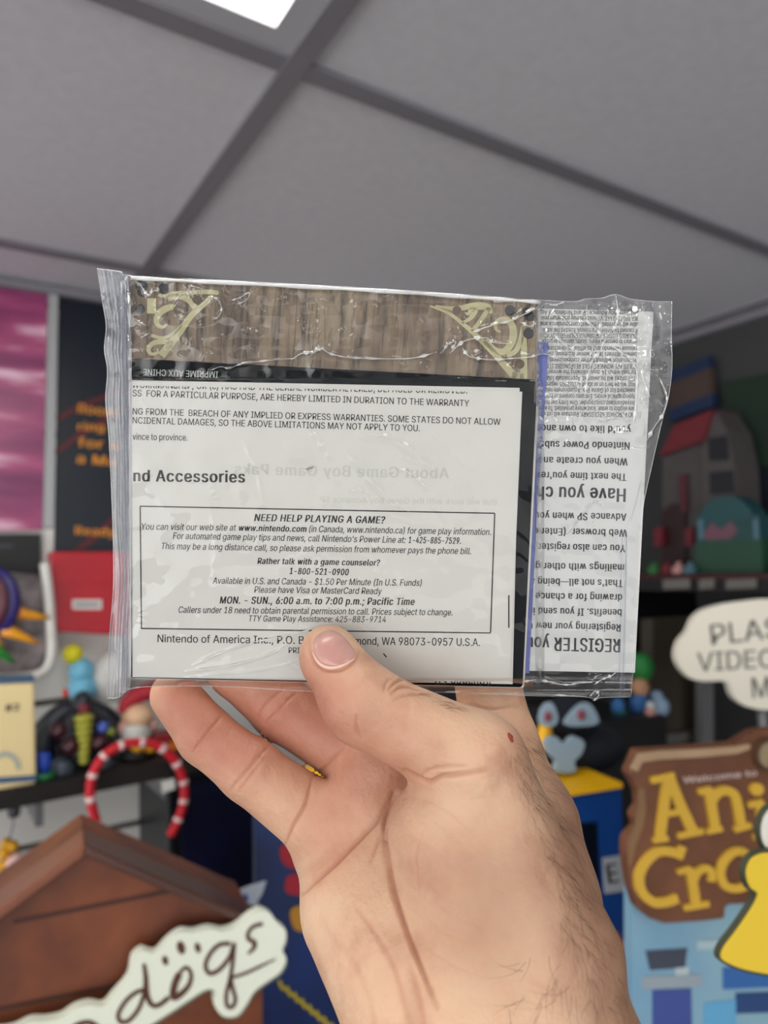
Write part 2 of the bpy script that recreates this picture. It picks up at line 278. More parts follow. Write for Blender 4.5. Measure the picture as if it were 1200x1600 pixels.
    [212,2,27,115,-4,99,-3,86,2,69,16,59,29,56,29,56,0,26,0,26,254,57,254,57,160,59,160,69,173,86,186,98,191,115,192,137,189,156,180,173,166,185,146,193,122,195,94,193,66,185,42,173,23,157,8,137,-1,24,110,23,126,26,140,33,150,44,158,58,163,75,164,95,163,114,158,131,150,145,140,156,126,163,110,165,94,163,81,156,70,145,62,131,58,114,56,95,58,75,63,58,70,43,81,32,94,26],
    [198,1,42,104,-4,79,-1,58,8,41,23,28,43,20,66,17,94,20,122,28,146,41,165,58,180,79,189,104,192,130,189,153,178,170,161,181,138,151,131,145,145,135,155,121,162,104,165,86,162,73,155,62,144,54,129,50,112,48,94,50,75,54,59,62,44,73,33,86,26,104,23,121,26,135,33,146,44,152,59,181,51,171,28,153,11,130,0],
    [212,2,27,98,-4,75,-1,56,8,40,23,27,42,20,66,17,94,20,122,27,146,40,166,56,180,75,189,98,192,114,191,126,186,144,173,153,160,155,160,155,254,186,254,186,0,156,0,156,29,153,29,143,16,126,2,114,-3,24,102,23,118,26,132,32,142,43,150,58,154,75,156,95,154,114,150,131,142,145,132,156,118,163,102,165,86,163,72,156,62,145,54,131,50,114,48,95,50,75,54,58,62,44,73,33,86,26],
    [202,1,53,106,-4,80,-1,58,8,41,23,28,42,20,66,17,93,20,121,28,145,40,165,58,180,78,189,103,192,133,187,147,180,160,170,170,157,179,141,184,121,186,97,186,85,37,85,37,110,169,110,155,101,153,119,149,134,141,147,131,157,118,163,103,165,87,163,73,157,62,147,54,135,50,121,48,105,48,89,50,69,55,53,64,40,76,31,90,25,106,23,127,26,143,36,153,53,182,45,177,32,168,20,156,10,141,2,125,-3],
    [127,2,4,114,190,114,164,3,164,3,190,17,40,0,40,216,42,231,48,243,57,252,68,259,94,265,111,263,121,260,114,234,107,236,97,237,85,235,77,230,72,221,71,209,71,0],
    [213,2,44,103,-75,84,-74,67,-70,41,-55,25,-35,51,-20,61,-33,77,-44,103,-49,124,-46,141,-38,152,-23,156,-3,156,34,153,34,143,21,126,8,114,4,97,2,76,5,56,13,40,27,28,45,20,68,17,96,20,123,27,147,40,166,56,180,76,189,98,192,114,191,127,186,144,173,154,159,157,159,157,190,186,190,186,-4,183,-27,175,-45,162,-59,145,-68,125,-73,24,102,30,118,32,132,38,142,47,150,61,155,77,156,96,155,115,150,132,142,146,132,156,119,163,102,165,86,163,73,156,62,145,54,131,50,115,48,96,50,78,54,61,62,48,73,38,86,32],
    [205,1,29,57,113,57,0,26,0,26,254,57,254,57,144,51,144,62,166,76,181,94,189,114,192,132,190,148,184,161,174,170,160,177,142,179,120,179,0,148,0,148,118,145,137,136,152,123,161,105,165,92,163,80,159,71,151,63,141,58,129],
    [83,2,4,26,0,26,190,57,190,57,0,16,42,221,34,223,27,227,22,234,21,242,22,249,27,256,34,260,42,262,50,260,57,256,62,249,63,242,62,234,57,227,50,223],
    [83,2,16,26,190,57,190,57,-15,55,-31,51,-45,43,-56,32,-65,19,-70,2,-71,-5,-71,-5,-43,1,-43,12,-42,20,-36,25,-27,26,-15,16,42,221,34,223,27,227,22,234,20,242,22,249,27,256,34,260,42,262,50,260,57,256,61,249,63,242,61,234,57,227,50,223],
    [190,3,7,55,68,55,106,60,106,142,190,180,190,92,100,89,100,4,26,0,26,254,57,254,57,0,4,147,0,74,93,96,114,186,0],
    [95,1,15,70,-1,50,2,37,10,29,24,26,42,26,254,57,254,57,49,60,31,65,27,73,26,80,26,85,27,90,1,81,0],
    [305,1,48,26,0,26,190,56,190,56,148,54,148,59,162,66,173,86,188,110,193,129,190,144,180,154,166,160,147,156,147,161,160,169,172,190,187,218,193,234,191,249,186,261,177,270,164,276,148,278,128,278,0,248,0,248,127,245,145,236,156,224,163,209,165,197,164,187,160,173,145,168,124,168,0,137,0,137,130,134,144,126,156,115,163,100,165,79,160,70,154,63,145,58,133,57,119,57,0],
    [205,1,29,57,113,57,0,26,0,26,190,56,190,56,144,51,144,62,166,76,181,94,189,114,192,132,190,147,184,160,174,170,160,176,142,179,120,179,0,148,0,148,118,145,137,136,152,123,161,105,165,92,163,80,159,71,151,63,141,58,129],
    [208,2,24,104,-4,79,-1,58,8,41,23,28,43,20,66,17,94,20,122,28,146,41,165,58,180,79,189,104,192,128,189,149,180,167,165,180,146,188,122,191,94,188,66,180,43,167,23,149,8,128,-1,24,104,23,121,26,135,33,146,44,154,59,158,75,160,94,158,112,154,129,146,144,135,155,121,162,104,165,86,162,73,155,62,144,54,129,50,112,48,94,50,75,54,59,62,44,73,33,86,26],
    [212,2,27,26,-71,26,190,56,190,56,160,59,160,69,173,86,186,98,191,115,192,137,189,156,180,173,166,185,146,193,122,195,94,193,66,185,42,173,23,157,8,137,-1,115,-4,99,-3,86,2,69,16,59,29,57,29,57,-71,24,110,23,126,26,140,33,150,44,158,58,163,75,164,95,163,114,158,131,150,145,140,156,126,163,110,165,94,163,81,156,70,145,62,131,58,114,56,95,58,75,63,58,70,43,81,32,94,26],
    [212,2,27,186,-71,155,-71,155,29,153,29,143,16,126,2,114,-3,98,-4,75,-1,56,8,40,23,27,42,20,66,17,94,20,122,27,146,40,166,56,180,75,189,98,192,114,191,126,186,144,173,153,160,156,160,156,190,186,190,24,102,23,118,26,132,32,142,43,150,58,154,75,156,95,154,114,150,131,142,145,132,156,118,163,102,165,86,163,72,156,62,145,54,131,50,114,48,95,50,75,54,58,62,44,73,33,86,26],
    [130,1,21,26,0,26,190,56,190,56,160,58,160,65,173,76,184,90,190,107,192,115,192,122,192,122,161,115,162,103,163,91,161,80,157,70,151,63,142,58,131,57,118,57,0],
    [182,1,58,91,-4,72,-3,56,2,42,9,31,19,23,32,18,47,47,53,53,40,62,30,75,25,91,23,108,25,122,31,131,40,134,51,132,60,127,68,118,74,106,78,75,85,52,93,36,104,27,119,23,137,26,152,33,166,43,177,58,185,74,190,94,192,112,191,127,186,140,179,149,170,162,145,134,139,129,149,121,158,110,164,94,166,78,164,65,158,57,150,54,139,56,129,62,122,86,111,115,105,137,97,153,86,162,71,166,53,163,37,156,24,145,12,130,3,112,-2],
    [114,2,4,102,190,102,164,3,164,3,190,16,32,236,63,236,63,49,64,38,68,31,75,26,85,25,93,26,101,27,107,1,96,-1,84,-2,62,1,46,11,36,26,32,46],
    [205,1,29,91,-3,73,-1,57,5,44,15,35,29,28,47,26,69,26,190,57,190,57,72,60,52,68,37,82,28,100,25,113,27,125,31,134,38,142,48,146,61,148,76,148,190,179,190,179,0,149,0,149,46,154,46,143,23,129,8,111,0],
    [195,1,12,81,0,9,190,42,190,83,78,93,43,103,10,92,10,101,43,112,78,152,190,186,190,113,0],
    [284,1,30,69,0,11,190,44,190,67,107,77,68,88,21,82,21,93,67,103,107,126,190,158,190,181,107,191,68,201,21,196,21,206,68,217,107,240,190,272,190,215,0,184,0,159,86,152,112,145,140,138,169,145,169,138,140,131,112,124,86,99,0],
    [189,1,24,10,0,86,109,86,86,14,190,50,190,74,153,90,127,104,103,88,103,101,127,117,153,141,190,176,190,104,84,104,107,179,0,143,0,115,43,100,68,86,91,102,91,89,68,74,43,46,0],
    [195,1,22,24,-69,31,-43,36,-44,52,-44,65,-37,75,-18,81,-1,9,190,42,190,83,78,93,43,103,10,92,10,101,43,112,78,153,190,186,190,102,-29,88,-54,70,-68,46,-73,32,-72],
    [190,1,12,21,0,21,23,127,160,127,161,24,161,24,190,166,190,166,165,63,30,63,28,169,28,169,0],
    [137,3,21,15,110,15,126,33,128,44,135,50,146,52,164,52,203,55,233,67,254,76,261,87,266,118,270,118,244,100,242,88,234,82,221,80,202,80,153,78,136,68,122,48,113,21,118,-48,87,-44,76,-39,67,-32,55,-11,52,19,52,58,50,75,44,87,33,93,15,96,15,112,48,109,68,100,78,86,80,68,80,19,82,1,88,-12,100,-20,118,-23,4,15,95,15,126,45,126,45,95],
    [115,1,4,71,336,71,-82,44,-82,44,336],
    [137,3,21,122,110,88,113,68,122,59,136,56,153,56,202,54,221,48,234,37,241,18,244,18,270,49,266,61,261,70,254,81,233,84,203,84,164,86,146,93,135,104,128,122,126,21,18,-48,18,-23,37,-20,48,-12,54,1,56,19,56,68,59,86,68,100,88,109,122,112,122,96,104,93,93,87,86,75,84,58,84,19,81,-11,70,-32,61,-39,49,-44,4,122,96,91,95,91,126,122,126],
    [227,1,28,26,75,28,94,33,109,41,120,51,127,76,133,99,128,123,110,137,99,149,96,159,98,166,104,171,113,172,126,200,126,199,107,193,93,185,81,175,74,151,68,127,74,103,91,89,102,77,105,68,103,60,98,56,89,54,75],
    [350,1,4,350,122,350,94,0,94,0,122],
]
from mathutils.geometry import tessellate_polygon
_txt = {}; _glyph = {}
def glyph(ch, bold):
    if (ch, bold) in _glyph: return _glyph[ch, bold]
    i = 95 if ch == '\u2014' else ord(ch) - 32; d = OUTLINES[i]; k = 2; V = []; Fc = []; loops = []
    for _ in range(d[1]):
        n = d[k]; P = np.array(d[k+1:k+1+2*n], float).reshape(-1, 2); k += 1 + 2*n
        loops.append(P)
    area = lambda P: .5*float(np.sum(P[:, 0]*np.roll(P[:, 1], -1) - np.roll(P[:, 0], -1)*P[:, 1]))
    outer = [P for P in loops if area(P) < 0]; holes = [P for P in loops if area(P) >= 0]
    for o in outer:
        lo, hi = o.min(0), o.max(0); grp = [o] + [h for h in holes if (h.min(0) >= lo - 1).all() and (h.max(0) <= hi + 1).all()]
        n0 = len(V); V += [p for g in grp for p in g]
        Fc += [tuple(x + n0 for x in t) for t in tessellate_polygon([[Vector((p[0], p[1], 0)) for p in g] for g in grp])]
    _glyph[ch, bold] = (d[0], np.array(V) if V else np.zeros((0, 2)), Fc); return _glyph[ch, bold]
def text_mesh(s, bold, italic):
    k = (s, bold, italic)
    if k in _txt: return _txt[k]
    V = []; f = []; x = 0; n = 0
    for ch in s:
        adv, P, Fc = glyph(ch, bold)
        for dx in ((-15, -5, 5, 15) if bold else (-4, 4)):
            if len(P): V.append(np.c_[(P[:, 0] + x + dx)/500, P[:, 1]/500, np.full(len(P), dx/30)]); f += [tuple(i + n for i in t) for t in Fc]; n += len(P)
        x += adv + (22 if bold else 0)
    v = np.concatenate(V)
    if italic: v[:, 0] += v[:, 1]*.2
    _txt[k] = (v, f); return _txt[k]
CAPH = None
def text(mb, s, a, b, cap, surf, bold=False, italic=False, up=None, clip=None):
    """letters from pixel a to pixel b on the baseline, cap height in px, laid on surf(px,py)."""
    global CAPH
    if CAPH is None: CAPH = text_mesh('H', False, False)[0][:, 1].max()
    v, f = text_mesh(s, bold, italic)
    a = np.array(a, float); b = np.array(b, float); d = b - a; L = np.linalg.norm(d)
    if up is None: up = np.array([d[1], -d[0]]) / L       # left turn: up in the picture for left-to-right text
    x0, x1 = v[:, 0].min(), v[:, 0].max()
    P = a + np.outer((v[:, 0] - x0) / (x1 - x0), d) + np.outer(v[:, 1] / CAPH * cap, up)
    if clip is not None:                                   # drop what lies above the line clip=(p,q)
        bm = bmesh.new(); vs = [bm.verts.new((p[0], p[1], 0)) for p in P]
        for q in f:
            try: bm.faces.new([vs[i] for i in q])
            except Exception: pass
        (px, py), (qx, qy) = clip; n = Vector((-(qy-py), qx-px, 0)).normalized()
        bmesh.ops.bisect_plane(bm, geom=bm.verts[:] + bm.edges[:] + bm.faces[:], plane_co=(px, py, 0), plane_no=n, clear_inner=True)
        bm.verts.index_update(); P = np.array([(w.co.x, w.co.y) for w in bm.verts]); f = [tuple(w.index for w in q.verts) for q in bm.faces]; bm.free()
        if not len(P): return mb
    lay = v[:, 2] if clip is None else np.zeros(len(P))      # the overlapping strokes of a bold letter lie a hair apart
    Q = [surf(*p) for p in P]
    return mb.add([q + (CAM - q)*5e-5*l for q, l in zip(Q, lay)], f)

# ------------------------------------------------------------------ materials
tile_m = mat('ceiling tile', '#dcdce3', .9, .06, 60, .25)
bar_m = mat('ceiling bar', '#85838a', .6)
frame_m = mat('light frame', '#b9b9c0', .5)
panel_m = emit('light diffuser', '#fffdf6', PANEL_STRENGTH)
white_wall = mat('white slatwall', '#e2e1dd', .5, .04, 8)
dark_wall = mat('charcoal wall paint', '#3c3d3f', .8, .1, 6)
floor_m = mat('shop floor', '#a3a3a6', .6, .15, 5)
black_m = mat('black plastic', '#0b0c10', .5, .2, 30)
navy_m = mat('navy', '#0b1424', .5, .2, 20)
white_m = mat('white plastic', '#e2e1dc', .4, .03, 30)
grey_m = mat('grey metal', '#85868a', .4, .05, 20, 0, .3)
red_m = mat('red', '#c01a2c', .35, .1, 20)
yellow_m = mat('yellow', '#f2b705', .5, .05, 20)
blue_m = mat('blue board', '#0b3f86', .45, .15, 12)

# ------------------------------------------------------------------ room shell
T = .005
struct(link('floor', [(-4,-4,0),(WALL_X,-4,0),(WALL_X,WALL_Y,0),(-4,WALL_Y,0)], [(0,1,2,3)], floor_m))
p1 = at(460, 100, 1.0); k = (CEIL - CAM[2]) / (p1[2] - CAM[2]); GX, GY = (CAM + (p1 - CAM) * k)[:2]   # crossing of the ceiling bars
TX, TY = 1.22, .61
tl = MB()
xs = [GX + TX * i for i in range(-4, 3)]; ys = [GY + TY * j for j in range(-8, 3)]
LIGHTS = [(-1, -1), (-1, -3), (-3, -3), (-1, -6), (-2, 0)]         # tile cells with a light panel, all but the first unseen and added
for i in range(-4, 2):
    for j in range(-8, 2):
        x0, x1 = GX + TX*i, min(GX + TX*(i+1), WALL_X); y0, y1 = GY + TY*j, min(GY + TY*(j+1), WALL_Y)
        if (i, j) in LIGHTS: x1 = x0 + TX/2
        if x0 < x1 and y0 < y1: tl.box((x0, y0, CEIL), (x1, y1, CEIL + .015))
struct(tl.build('ceiling', tile_m))
g = MB()
for x in xs:
    if x < WALL_X: g.box((x-.0125, ys[0], CEIL-.007), (x+.0125, WALL_Y, CEIL-.001))
for y in ys:
    if y < WALL_Y: g.box((xs[0], y-.0125, CEIL-.006), (WALL_X, y+.0125, CEIL-.0005))
for i, j in LIGHTS: g.box((GX + TX*(i+.5) - .0125, GY + TY*j, CEIL-.0065), (GX + TX*(i+.5) + .0125, GY + TY*(j+1), CEIL-.0008))
struct(g.build('trim_1', bar_m))
struct(MB().box((-4, WALL_Y-.022, CEIL-.02), (WALL_X, WALL_Y, CEIL-.0075)).build('trim_2', bar_m))
struct(MB().box((WALL_X-.022, -4, CEIL-.02), (WALL_X, WALL_Y-.03, CEIL-.0075)).build('trim_3', bar_m))
for n, (i, j) in enumerate(LIGHTS):
    x0, y0, x1, y1 = GX+TX*(i+.5)+.013, GY+TY*j+.013, GX+TX*(i+1)-.013, GY+TY*(j+1)-.013
    t = thing('ceiling_light', ['white glowing ceiling light panel at the top edge, in the grey ceiling grid',
              'unseen light panel added behind the camera', 'unseen light panel added behind and to the left',
              'unseen light panel added further behind the camera', 'unseen light panel added near the left of the back wall', 'white ceiling light panel at the back of the shop'][n], 'ceiling light', ((x0+x1)/2, (y0+y1)/2, CEIL))
    if n > 0: t.name = 'trim_%d' % (6 + n); t['kind'] = 'structure'; del t['category']      # unseen lamps, added to brighten the packet and the left wall
    w = .028; fr = MB()
    for lo, hi in (((x0,y0),(x1,y0+w)), ((x0,y1-w),(x1,y1)), ((x0,y0+w),(x0+w,y1-w)), ((x1-w,y0+w),(x1,y1-w))):
        fr.box((*lo, CEIL-.003), (*hi, CEIL+.01))
    fr.build('frame', frame_m, t)
    MB().box((x0+w, y0+w, CEIL+.001), (x1-w, y1-w, CEIL+.008)).build('diffuser', panel_m, t)

def zof(px, py, pl): return pl.hit(px, py)[2]
# slatwall at the back: white boards with grooves between them
wb = MB(); gz = zof(80, 1097, BACK()); step = gz - zof(225, 1283, BACK())
struct(MB().box((-4, WALL_Y+.012, 0), (WALL_X+.3, WALL_Y+.05, CEIL+.02)).build('wall_back', mat('wall core', '#54524f', .8, .1, 10)))
z = gz - 6 * step
while z < CEIL:
    wb.box((-4, WALL_Y, max(0, z + .006)), (1.0, WALL_Y+.011, min(z + step - .006, CEIL))); z += step
sl = struct(wb.build('trim_4', white_wall))
struct(MB().box((1.0, WALL_Y-.004, 0), (WALL_X, WALL_Y+.011, CEIL)).build('trim_5', dark_wall))
struct(MB().box((WALL_X, -4, 0), (WALL_X+.04, WALL_Y+.05, CEIL+.02)).build('wall_right', dark_wall))

# ================================================================== BACKGROUND: the shop
FW = ROT @ np.array([0, 0, 1.0]); FW[2] = 0; FW /= np.linalg.norm(FW)
VR = np.array([FW[1], -FW[0], 0.0])
VA = [VR, -FW, np.array([0, 0, 1.0])]        # right, towards the viewer, up
def dep(p): return float((np.array(p) - CAM) @ (ROT @ np.array([0, 0, 1.0])))
def K(p): return dep(p) / F                  # metres per pixel at a point
def pyz(pl, px, z):
    lo, hi = 900., 6000.
    for _ in range(40):
        m_ = (lo + hi)/2
        if pl.hit(px, m_)[2] > z: lo = m_
        else: hi = m_
    return lo
COUNTER = 1.05
def surf(pl, off): return lambda x, y: pl.hit(x, y, off)
def sub(name, px, pl, fwd, th, m, parent, **k): return MB().slab(px, pl, th, fwd).build(name, m, parent, **k)

# ---------------------------------------------------------------- left wall: posters, post, red box
w0 = BACK(.004)
purple_m = bpy.data.materials.new('streaked purple'); purple_m.use_nodes = True; nt = purple_m.node_tree; b = nt.nodes['Principled BSDF']; b.inputs['Roughness'].default_value = .3
tc = nt.nodes.new('ShaderNodeTexCoord'); mp = nt.nodes.new('ShaderNodeMapping'); mp.inputs['Scale'].default_value = (4, 4, 26)
nt.links.new(tc.outputs['Object'], mp.inputs[0]); n = nt.nodes.new('ShaderNodeTexNoise'); n.inputs['Scale'].default_value = 1; n.inputs['Detail'].default_value = 3; nt.links.new(mp.outputs[0], n.inputs['Vector'])
r = nt.nodes.new('ShaderNodeValToRGB'); nt.links.new(n.outputs['Fac'], r.inputs['Fac']); e = r.color_ramp.elements
for p_, c_ in ((.6, '#b04080'), (.68, '#d98fb4')): e.new(p_)
for q, (p_, c_) in zip(e, ((.3, '#7a2f5e'), (.46, '#96406f'), (.56, '#b3527f'), (.68, '#ecc0d6'))): q.position = p_; q.color = (*lin(c_), 1)  # purple with pale streaks running sideways
nt.links.new(r.outputs[0], b.inputs['Base Color'])
t = thing('poster', 'glossy purple pink poster at the left edge of the back wall', 'poster', w0.hit(30, 640))
sub('print', [(-260,405),(74,455),(66,828),(-260,836)], w0, .004, .004, purple_m, t)
t = thing('display_post', 'pale grey upright post between the purple and the dark poster', 'post', w0.hit(78, 700))
sub('upper_length', [(77,452),(91,455),(84,824),(68,824)], w0, .012, .012, mat('post grey', '#aeb0b2', .45), t)
sub('middle_length', [(68,827),(84,827),(82,885),(66,885)], w0, .012, .012, white_m, t)
sub('lower_length', [(66,890),(82,890),(79,958),(63,958)], w0, .012, .012, white_m, t)
t = thing('poster', 'dark navy poster with orange words and dark red stripes, left of the bag', 'poster', w0.hit(150, 660))
sub('print', [(92,466),(300,497),(300,868),(85,863)], w0, .003, .003, mat('navy print', '#0e1a29', .35, .15, 12), t)
st = mat('dark red print', '#5a1a22', .5); og = mat('orange print', '#dd8f28', .5)
for q in (([(88,655),(125,635),(165,620),(210,600)], 9), ([(86,708),(120,682),(165,655),(210,630)], 9), ([(118,862),(150,838),(190,800)], 10)): strokes(MB(), [q], surf(w0, .0034)).build('stripe', st, t)
for s, a, b_, cp in (('Room', (121,645), (180,651), 15), ('ring', (121,672), (163,674), 13), ('for a', (121,698), (186,703), 15), ('a Mo', (119,723), (182,729), 15), ('Ready', (117,835), (180,838), 13)):
    text(MB(), s, a, b_, cp, surf(w0, .0038), True).build('lettering', og, t)
rp = BACK(.06)
t = thing('display_box', 'red display box with a white label, on the wall left of the bag', 'box', rp.hit(130, 925))
sub('body', [(80,862),(300,862),(300,1000),(78,986)], rp, 0, .055, red_m, t, bevel=.003)
sub('label', [(113,937),(159,937),(159,952),(113,952)], rp, .001, .001, white_m, t)
sub('label_print', [(117,942),(155,942),(155,947),(117,947)], rp, .0015, .0004, mat('label grey', '#8a8c92', .6), t)
sub('ridge', [(80,906),(300,908),(300,914),(80,912)], rp, .004, .004, red_m, t)
bk = BACK(.03)
t = thing('carded_pack', 'black carded pack hanging under the purple poster', 'pack', bk.hit(20, 900))
sub('card', [(-120,835),(64,834),(62,985),(-120,1000)], bk, 0, .01, black_m, t)
sub('print_spot', [(32,900),(44,900),(44,916),(32,918)], bk, .001, .001, mat('spot', '#5a5c66', .5), t)
sub('print_strip', [(-30,850),(20,850),(20,856),(-30,856)], bk, .001, .001, mat('strip', '#3a3540', .5), t)

# ---------------------------------------------------------------- shelf and toys at the left
fs = BACK(.22); SZ = fs.hit(130, 1213)[2]
xl, xr = fs.hit(-300, 1213)[0], fs.hit(345, 1205)[0]
t = thing('wall_shelf', 'dark shelf board on the slatwall carrying toys, left of the hand', 'shelf', (xl/2+xr/2, WALL_Y-.1, SZ))
MB().box((xl, WALL_Y-.22, SZ-.028), (xr, WALL_Y-.001, SZ)).build('board', mat('dark shelf', '#1b1817', .5, .2, 20), t)
for x in (xl+.1, (xl+xr)/2, xr-.08): MB().box((x-.006, WALL_Y-.18, SZ-.075), (x+.006, WALL_Y-.001, SZ-.0285)).build('bracket', grey_m, t)
def toy(name, label, cat, px, off, group=None):
    p = BACK(off).hit(px, 1200); p[2] = SZ + .0005; t = thing(name, label, cat, p, group); return t, p
def E_(mb, px, py, off, rx, ry, rz=None, lo=-1):
    c = BACK(off).hit(px, py); k_ = K(c); return mb.ell(c, (rx*k_, (rz or rx)*k_, ry*k_), 20, 12, VA, lo)
def spot(name, L, off, m, parent):            # several round bits, each its own part
    for x, y, rx, ry in L: E_(MB(), x, y, off, rx, ry).build(name, m, parent, True)

bp_ = BACK(.215)
t = thing('storybook', 'cream coloured box with blue top and bottom edge, at the left end of the shelf', 'box', BACK(.18).hit(20, 1215))
zb = lambda px: pyz(bp_, px, SZ + .0005)
sub('body', [(-70,1072),(54,1066),(57,zb(57)),(-70,zb(-70))], bp_, 0, .03, mat('cream card', '#ecd6a0', .5, .04, 10), t, bevel=.004)
sub('top_edge', [(-70,1062),(54,1056),(54,1066),(-70,1072)], bp_, 0, .03, mat('blue edge', '#3a5878', .5), t)
sub('bottom_edge', [(-70,1219),(57,1211),(57,1220),(-70,1230)], bp_, .0012, .001, mat('blue edge low', '#34567e', .5), t)
mb = MB(); text(mb, '#2', (8,1112), (31,1110), 11, surf(bp_, .001), True); mb.build('lettering', ink_b := mat('dark print b', '#33302c', .6), t)
mb = MB(); strokes(mb, [(spline([(-10,1186),(8,1178),(24,1186),(30,1202)]), 8)], surf(bp_, .001)); mb.build('emblem', mat('grey blue print', '#a9b0a4', .6), t)

# white rimmed tray with a spiky toy above it
tp_ = BACK(.10)
t = thing('blister_pack', 'white rimmed clear toy pack with rounded corner above the cream box', 'pack', tp_.hit(20, 1000))
sub('backing', [(-120,880),(72,900),(76,1030),(60,1052),(-120,1062)], tp_, -.03, .006, mat('pack backing', '#544a4c', .5, .4, 30, color2='#8f8688'), t)
MB().tube([tp_.hit(x, y, -.01) for x, y in spline([(70,880),(76,930),(80,985),(81,1020),(74,1044),(56,1055),(20,1060),(-40,1064),(-120,1070)], 6)], .0085, 10).build('rim', white_m, t, True)
t = thing('spiky_toy', 'round purple toy with yellow spikes inside the white rimmed pack', 'toy', tp_.hit(0, 960))
c0 = tp_.hit(-14, 940, .0); k_ = K(c0)
MB().ell(c0, (46*k_, 14*k_, 56*k_), 24, 12, VA).build('body', mat('toy purple', '#2c2270', .4, .2, 30), t, True)
MB().ell(tp_.hit(-18, 940, .012), (32*k_, 9*k_, 44*k_), 24, 12, VA).build('face_plate', mat('toy maroon', '#571c2e', .4, .2, 30), t, True)
def cone_px(a, b_, r0, off): A, B_ = tp_.hit(*a, off), tp_.hit(*b_, off); return MB().tube([A + (B_-A)*q for q in (0, .33, .66, 1)], [r0*k_, r0*.75*k_, r0*.5*k_, r0*.16*k_], 12)
for a, b_ in (((24,957),(78,966)), ((4,982),(62,1006))): cone_px(a, b_, 11, .006).build('spike', mat('spike', '#f3b21c', .4, .0, 20, color2='#e89028'), t, True)
cone_px((-12,1012), (24,1036), 11, .006).build('fin', mat('fin green', '#2e8a35', .4), t, True)
cone_px((-16,990), (4,1012), 9, .004).build('spike', bpy.data.materials['spike'], t, True)

t, p = toy('plush_toy', 'white plush toy behind the light blue figure, on the shelf', 'plush toy', 178, .05)
E_(MB(), 175, 1060, .05, 34, 42).build('head', white_plush := mat('white plush', '#d8d8d4', .9, .08, 60), t, True)
E_(MB(), 180, 1150, .05, 36, 66).build('body', white_plush, t, True)
t, p = toy('figurine', 'light blue figure with a yellow hat above the dark winged toy', 'figurine', 128, .06)
lb = mat('light blue', '#79c4e4', .4)
E_(MB(), 127, 1048, .06, 19, 20).build('head', lb, t, True); E_(MB(), 129, 1076, .06, 22, 22).build('body', lb, t, True)
E_(MB(), 114, 1022, .06, 15, 15).build('hat', mat('hat yellow', '#e8e01e', .5), t, True); E_(MB(), 106, 1082, .055, 8, 8).build('hand_ball', mat('ball red', '#d8402a', .5), t, True)
b0 = BACK(.06).hit(129, 1092); MB().lathe((b0[0], b0[1], SZ+.0005), [(.02,0),(.02,.006),(.007,.008),(.007,b0[2]-SZ)], 14).build('stand', mat('clear stand', '#8d9498', .2), t, True)

t, p = toy('winged_toy', 'dark winged monster toy with a yellow green belly, on the shelf', 'toy', 128, .15)
dk = mat('toy dark', '#151a22', .4, .4, 40, .3, color2='#262c38')
mb = MB(); E_(mb, 128, 1160, .14, 36, 62); mb.build('body', dk, t, True)
for sx, pts in ((-1, [(118,1105),(92,1118),(70,1146),(62,1185),(66,1222)]), (1, [(140,1105),(165,1120),(180,1146),(185,1182),(182,1214)])):
    P_ = spline(pts, 6); mb = MB().tube([BACK(.125).hit(x, y) for x, y in P_], [r_*.00115 for r_ in np.linspace(12, 26, len(P_))], 12); mb.build('wing', dk, t, True)
E_(MB(), 129, 1100, .15, 16, 20).build('head', dk, t, True)
E_(MB(), 131, 1108, .165, 9, 9).build('mouth', mat('mouth red', '#7c2632', .4), t, True)
mb = MB()
for i in range(7): E_(mb, 131, 1122 + i*11, .185, 15 - i*1.2, 7)
mb.build('belly', mat('belly', '#a9a83e', .4), t, True)
orb = mat('maroon orb', '#3d1420', .25)
for x, y, r_ in ((92,1142,13), (110,1166,14), (156,1160,13)): E_(MB(), x, y, .185, r_, r_).build('orb', orb, t, True)
E_(MB(), 161, 1136, .18, 9, 9).build('orb', mat('blue orb', '#4a63b8', .25), t, True); E_(MB(), 173, 1144, .175, 7, 7).build('orb', mat('green orb', '#8a9a3a', .25), t, True)
for x in (96, 160):
    E_(MB(), x, 1205, .17, 20, 24, lo=-.6).build('foot', mat('toy slate', '#3d4a58', .4, .3, 40), t, True)
t, p = toy('peg_toy', 'small blue peg on a green base beside the cream box', 'toy', 69, .19)
c0 = BACK(.19).hit(69, 1200)
MB().lathe((c0[0], c0[1], SZ+.0005), [(.017,0),(.017,.008),(.008,.009)], 16).build('base', mat('green base', '#1f6e3a', .5), t, True)
MB().lathe((c0[0], c0[1], SZ+.0095), [(.009,0),(.010,.012),(.010,.026),(.008,.03),(.001,.031)], 16).build('peg', mat('peg blue', '#2448b8', .4), t, True)

t, p = toy('cloth_doll', 'small white doll with a red cap and yellow shoes, left of the fingertips', 'doll', 215, .16)
E_(MB(), 215, 1118, .15, 25, 19).build('head', mat('doll skin', '#dcb592', .6), t, True)
MB().tube([BACK(.15).hit(x, y) for x, y in spline([(190,1114),(198,1098),(216,1086),(240,1078),(252,1076)], 5)], [r_*.00118 for r_ in np.linspace(7, 17, 21)], 12).build('cap', mat('cap red', '#a3142a', .6), t, True)
E_(MB(), 212, 1148, .155, 22, 22).build('body', white_plush, t, True)
for x, y in ((192,1138), (238,1132)): E_(MB(), x, y, .15, 8, 12).build('arm', mat('doll pink', '#d9a9a0', .6), t, True)
for x in (216, 236): E_(MB(), x, 1166, .185, 11, 10).build('shoe', mat('shoe yellow', '#e3a51c', .4), t, True)
b0 = BACK(.155).hit(214, 1166); MB().lathe((b0[0], b0[1], SZ+.0005), [(.03,0),(.03,.01),(.024,.012),(.022,b0[2]-SZ)], 16).build('stool', mat('stool dark', '#1c1a1c', .5), t, True)
bx = BACK(.15)
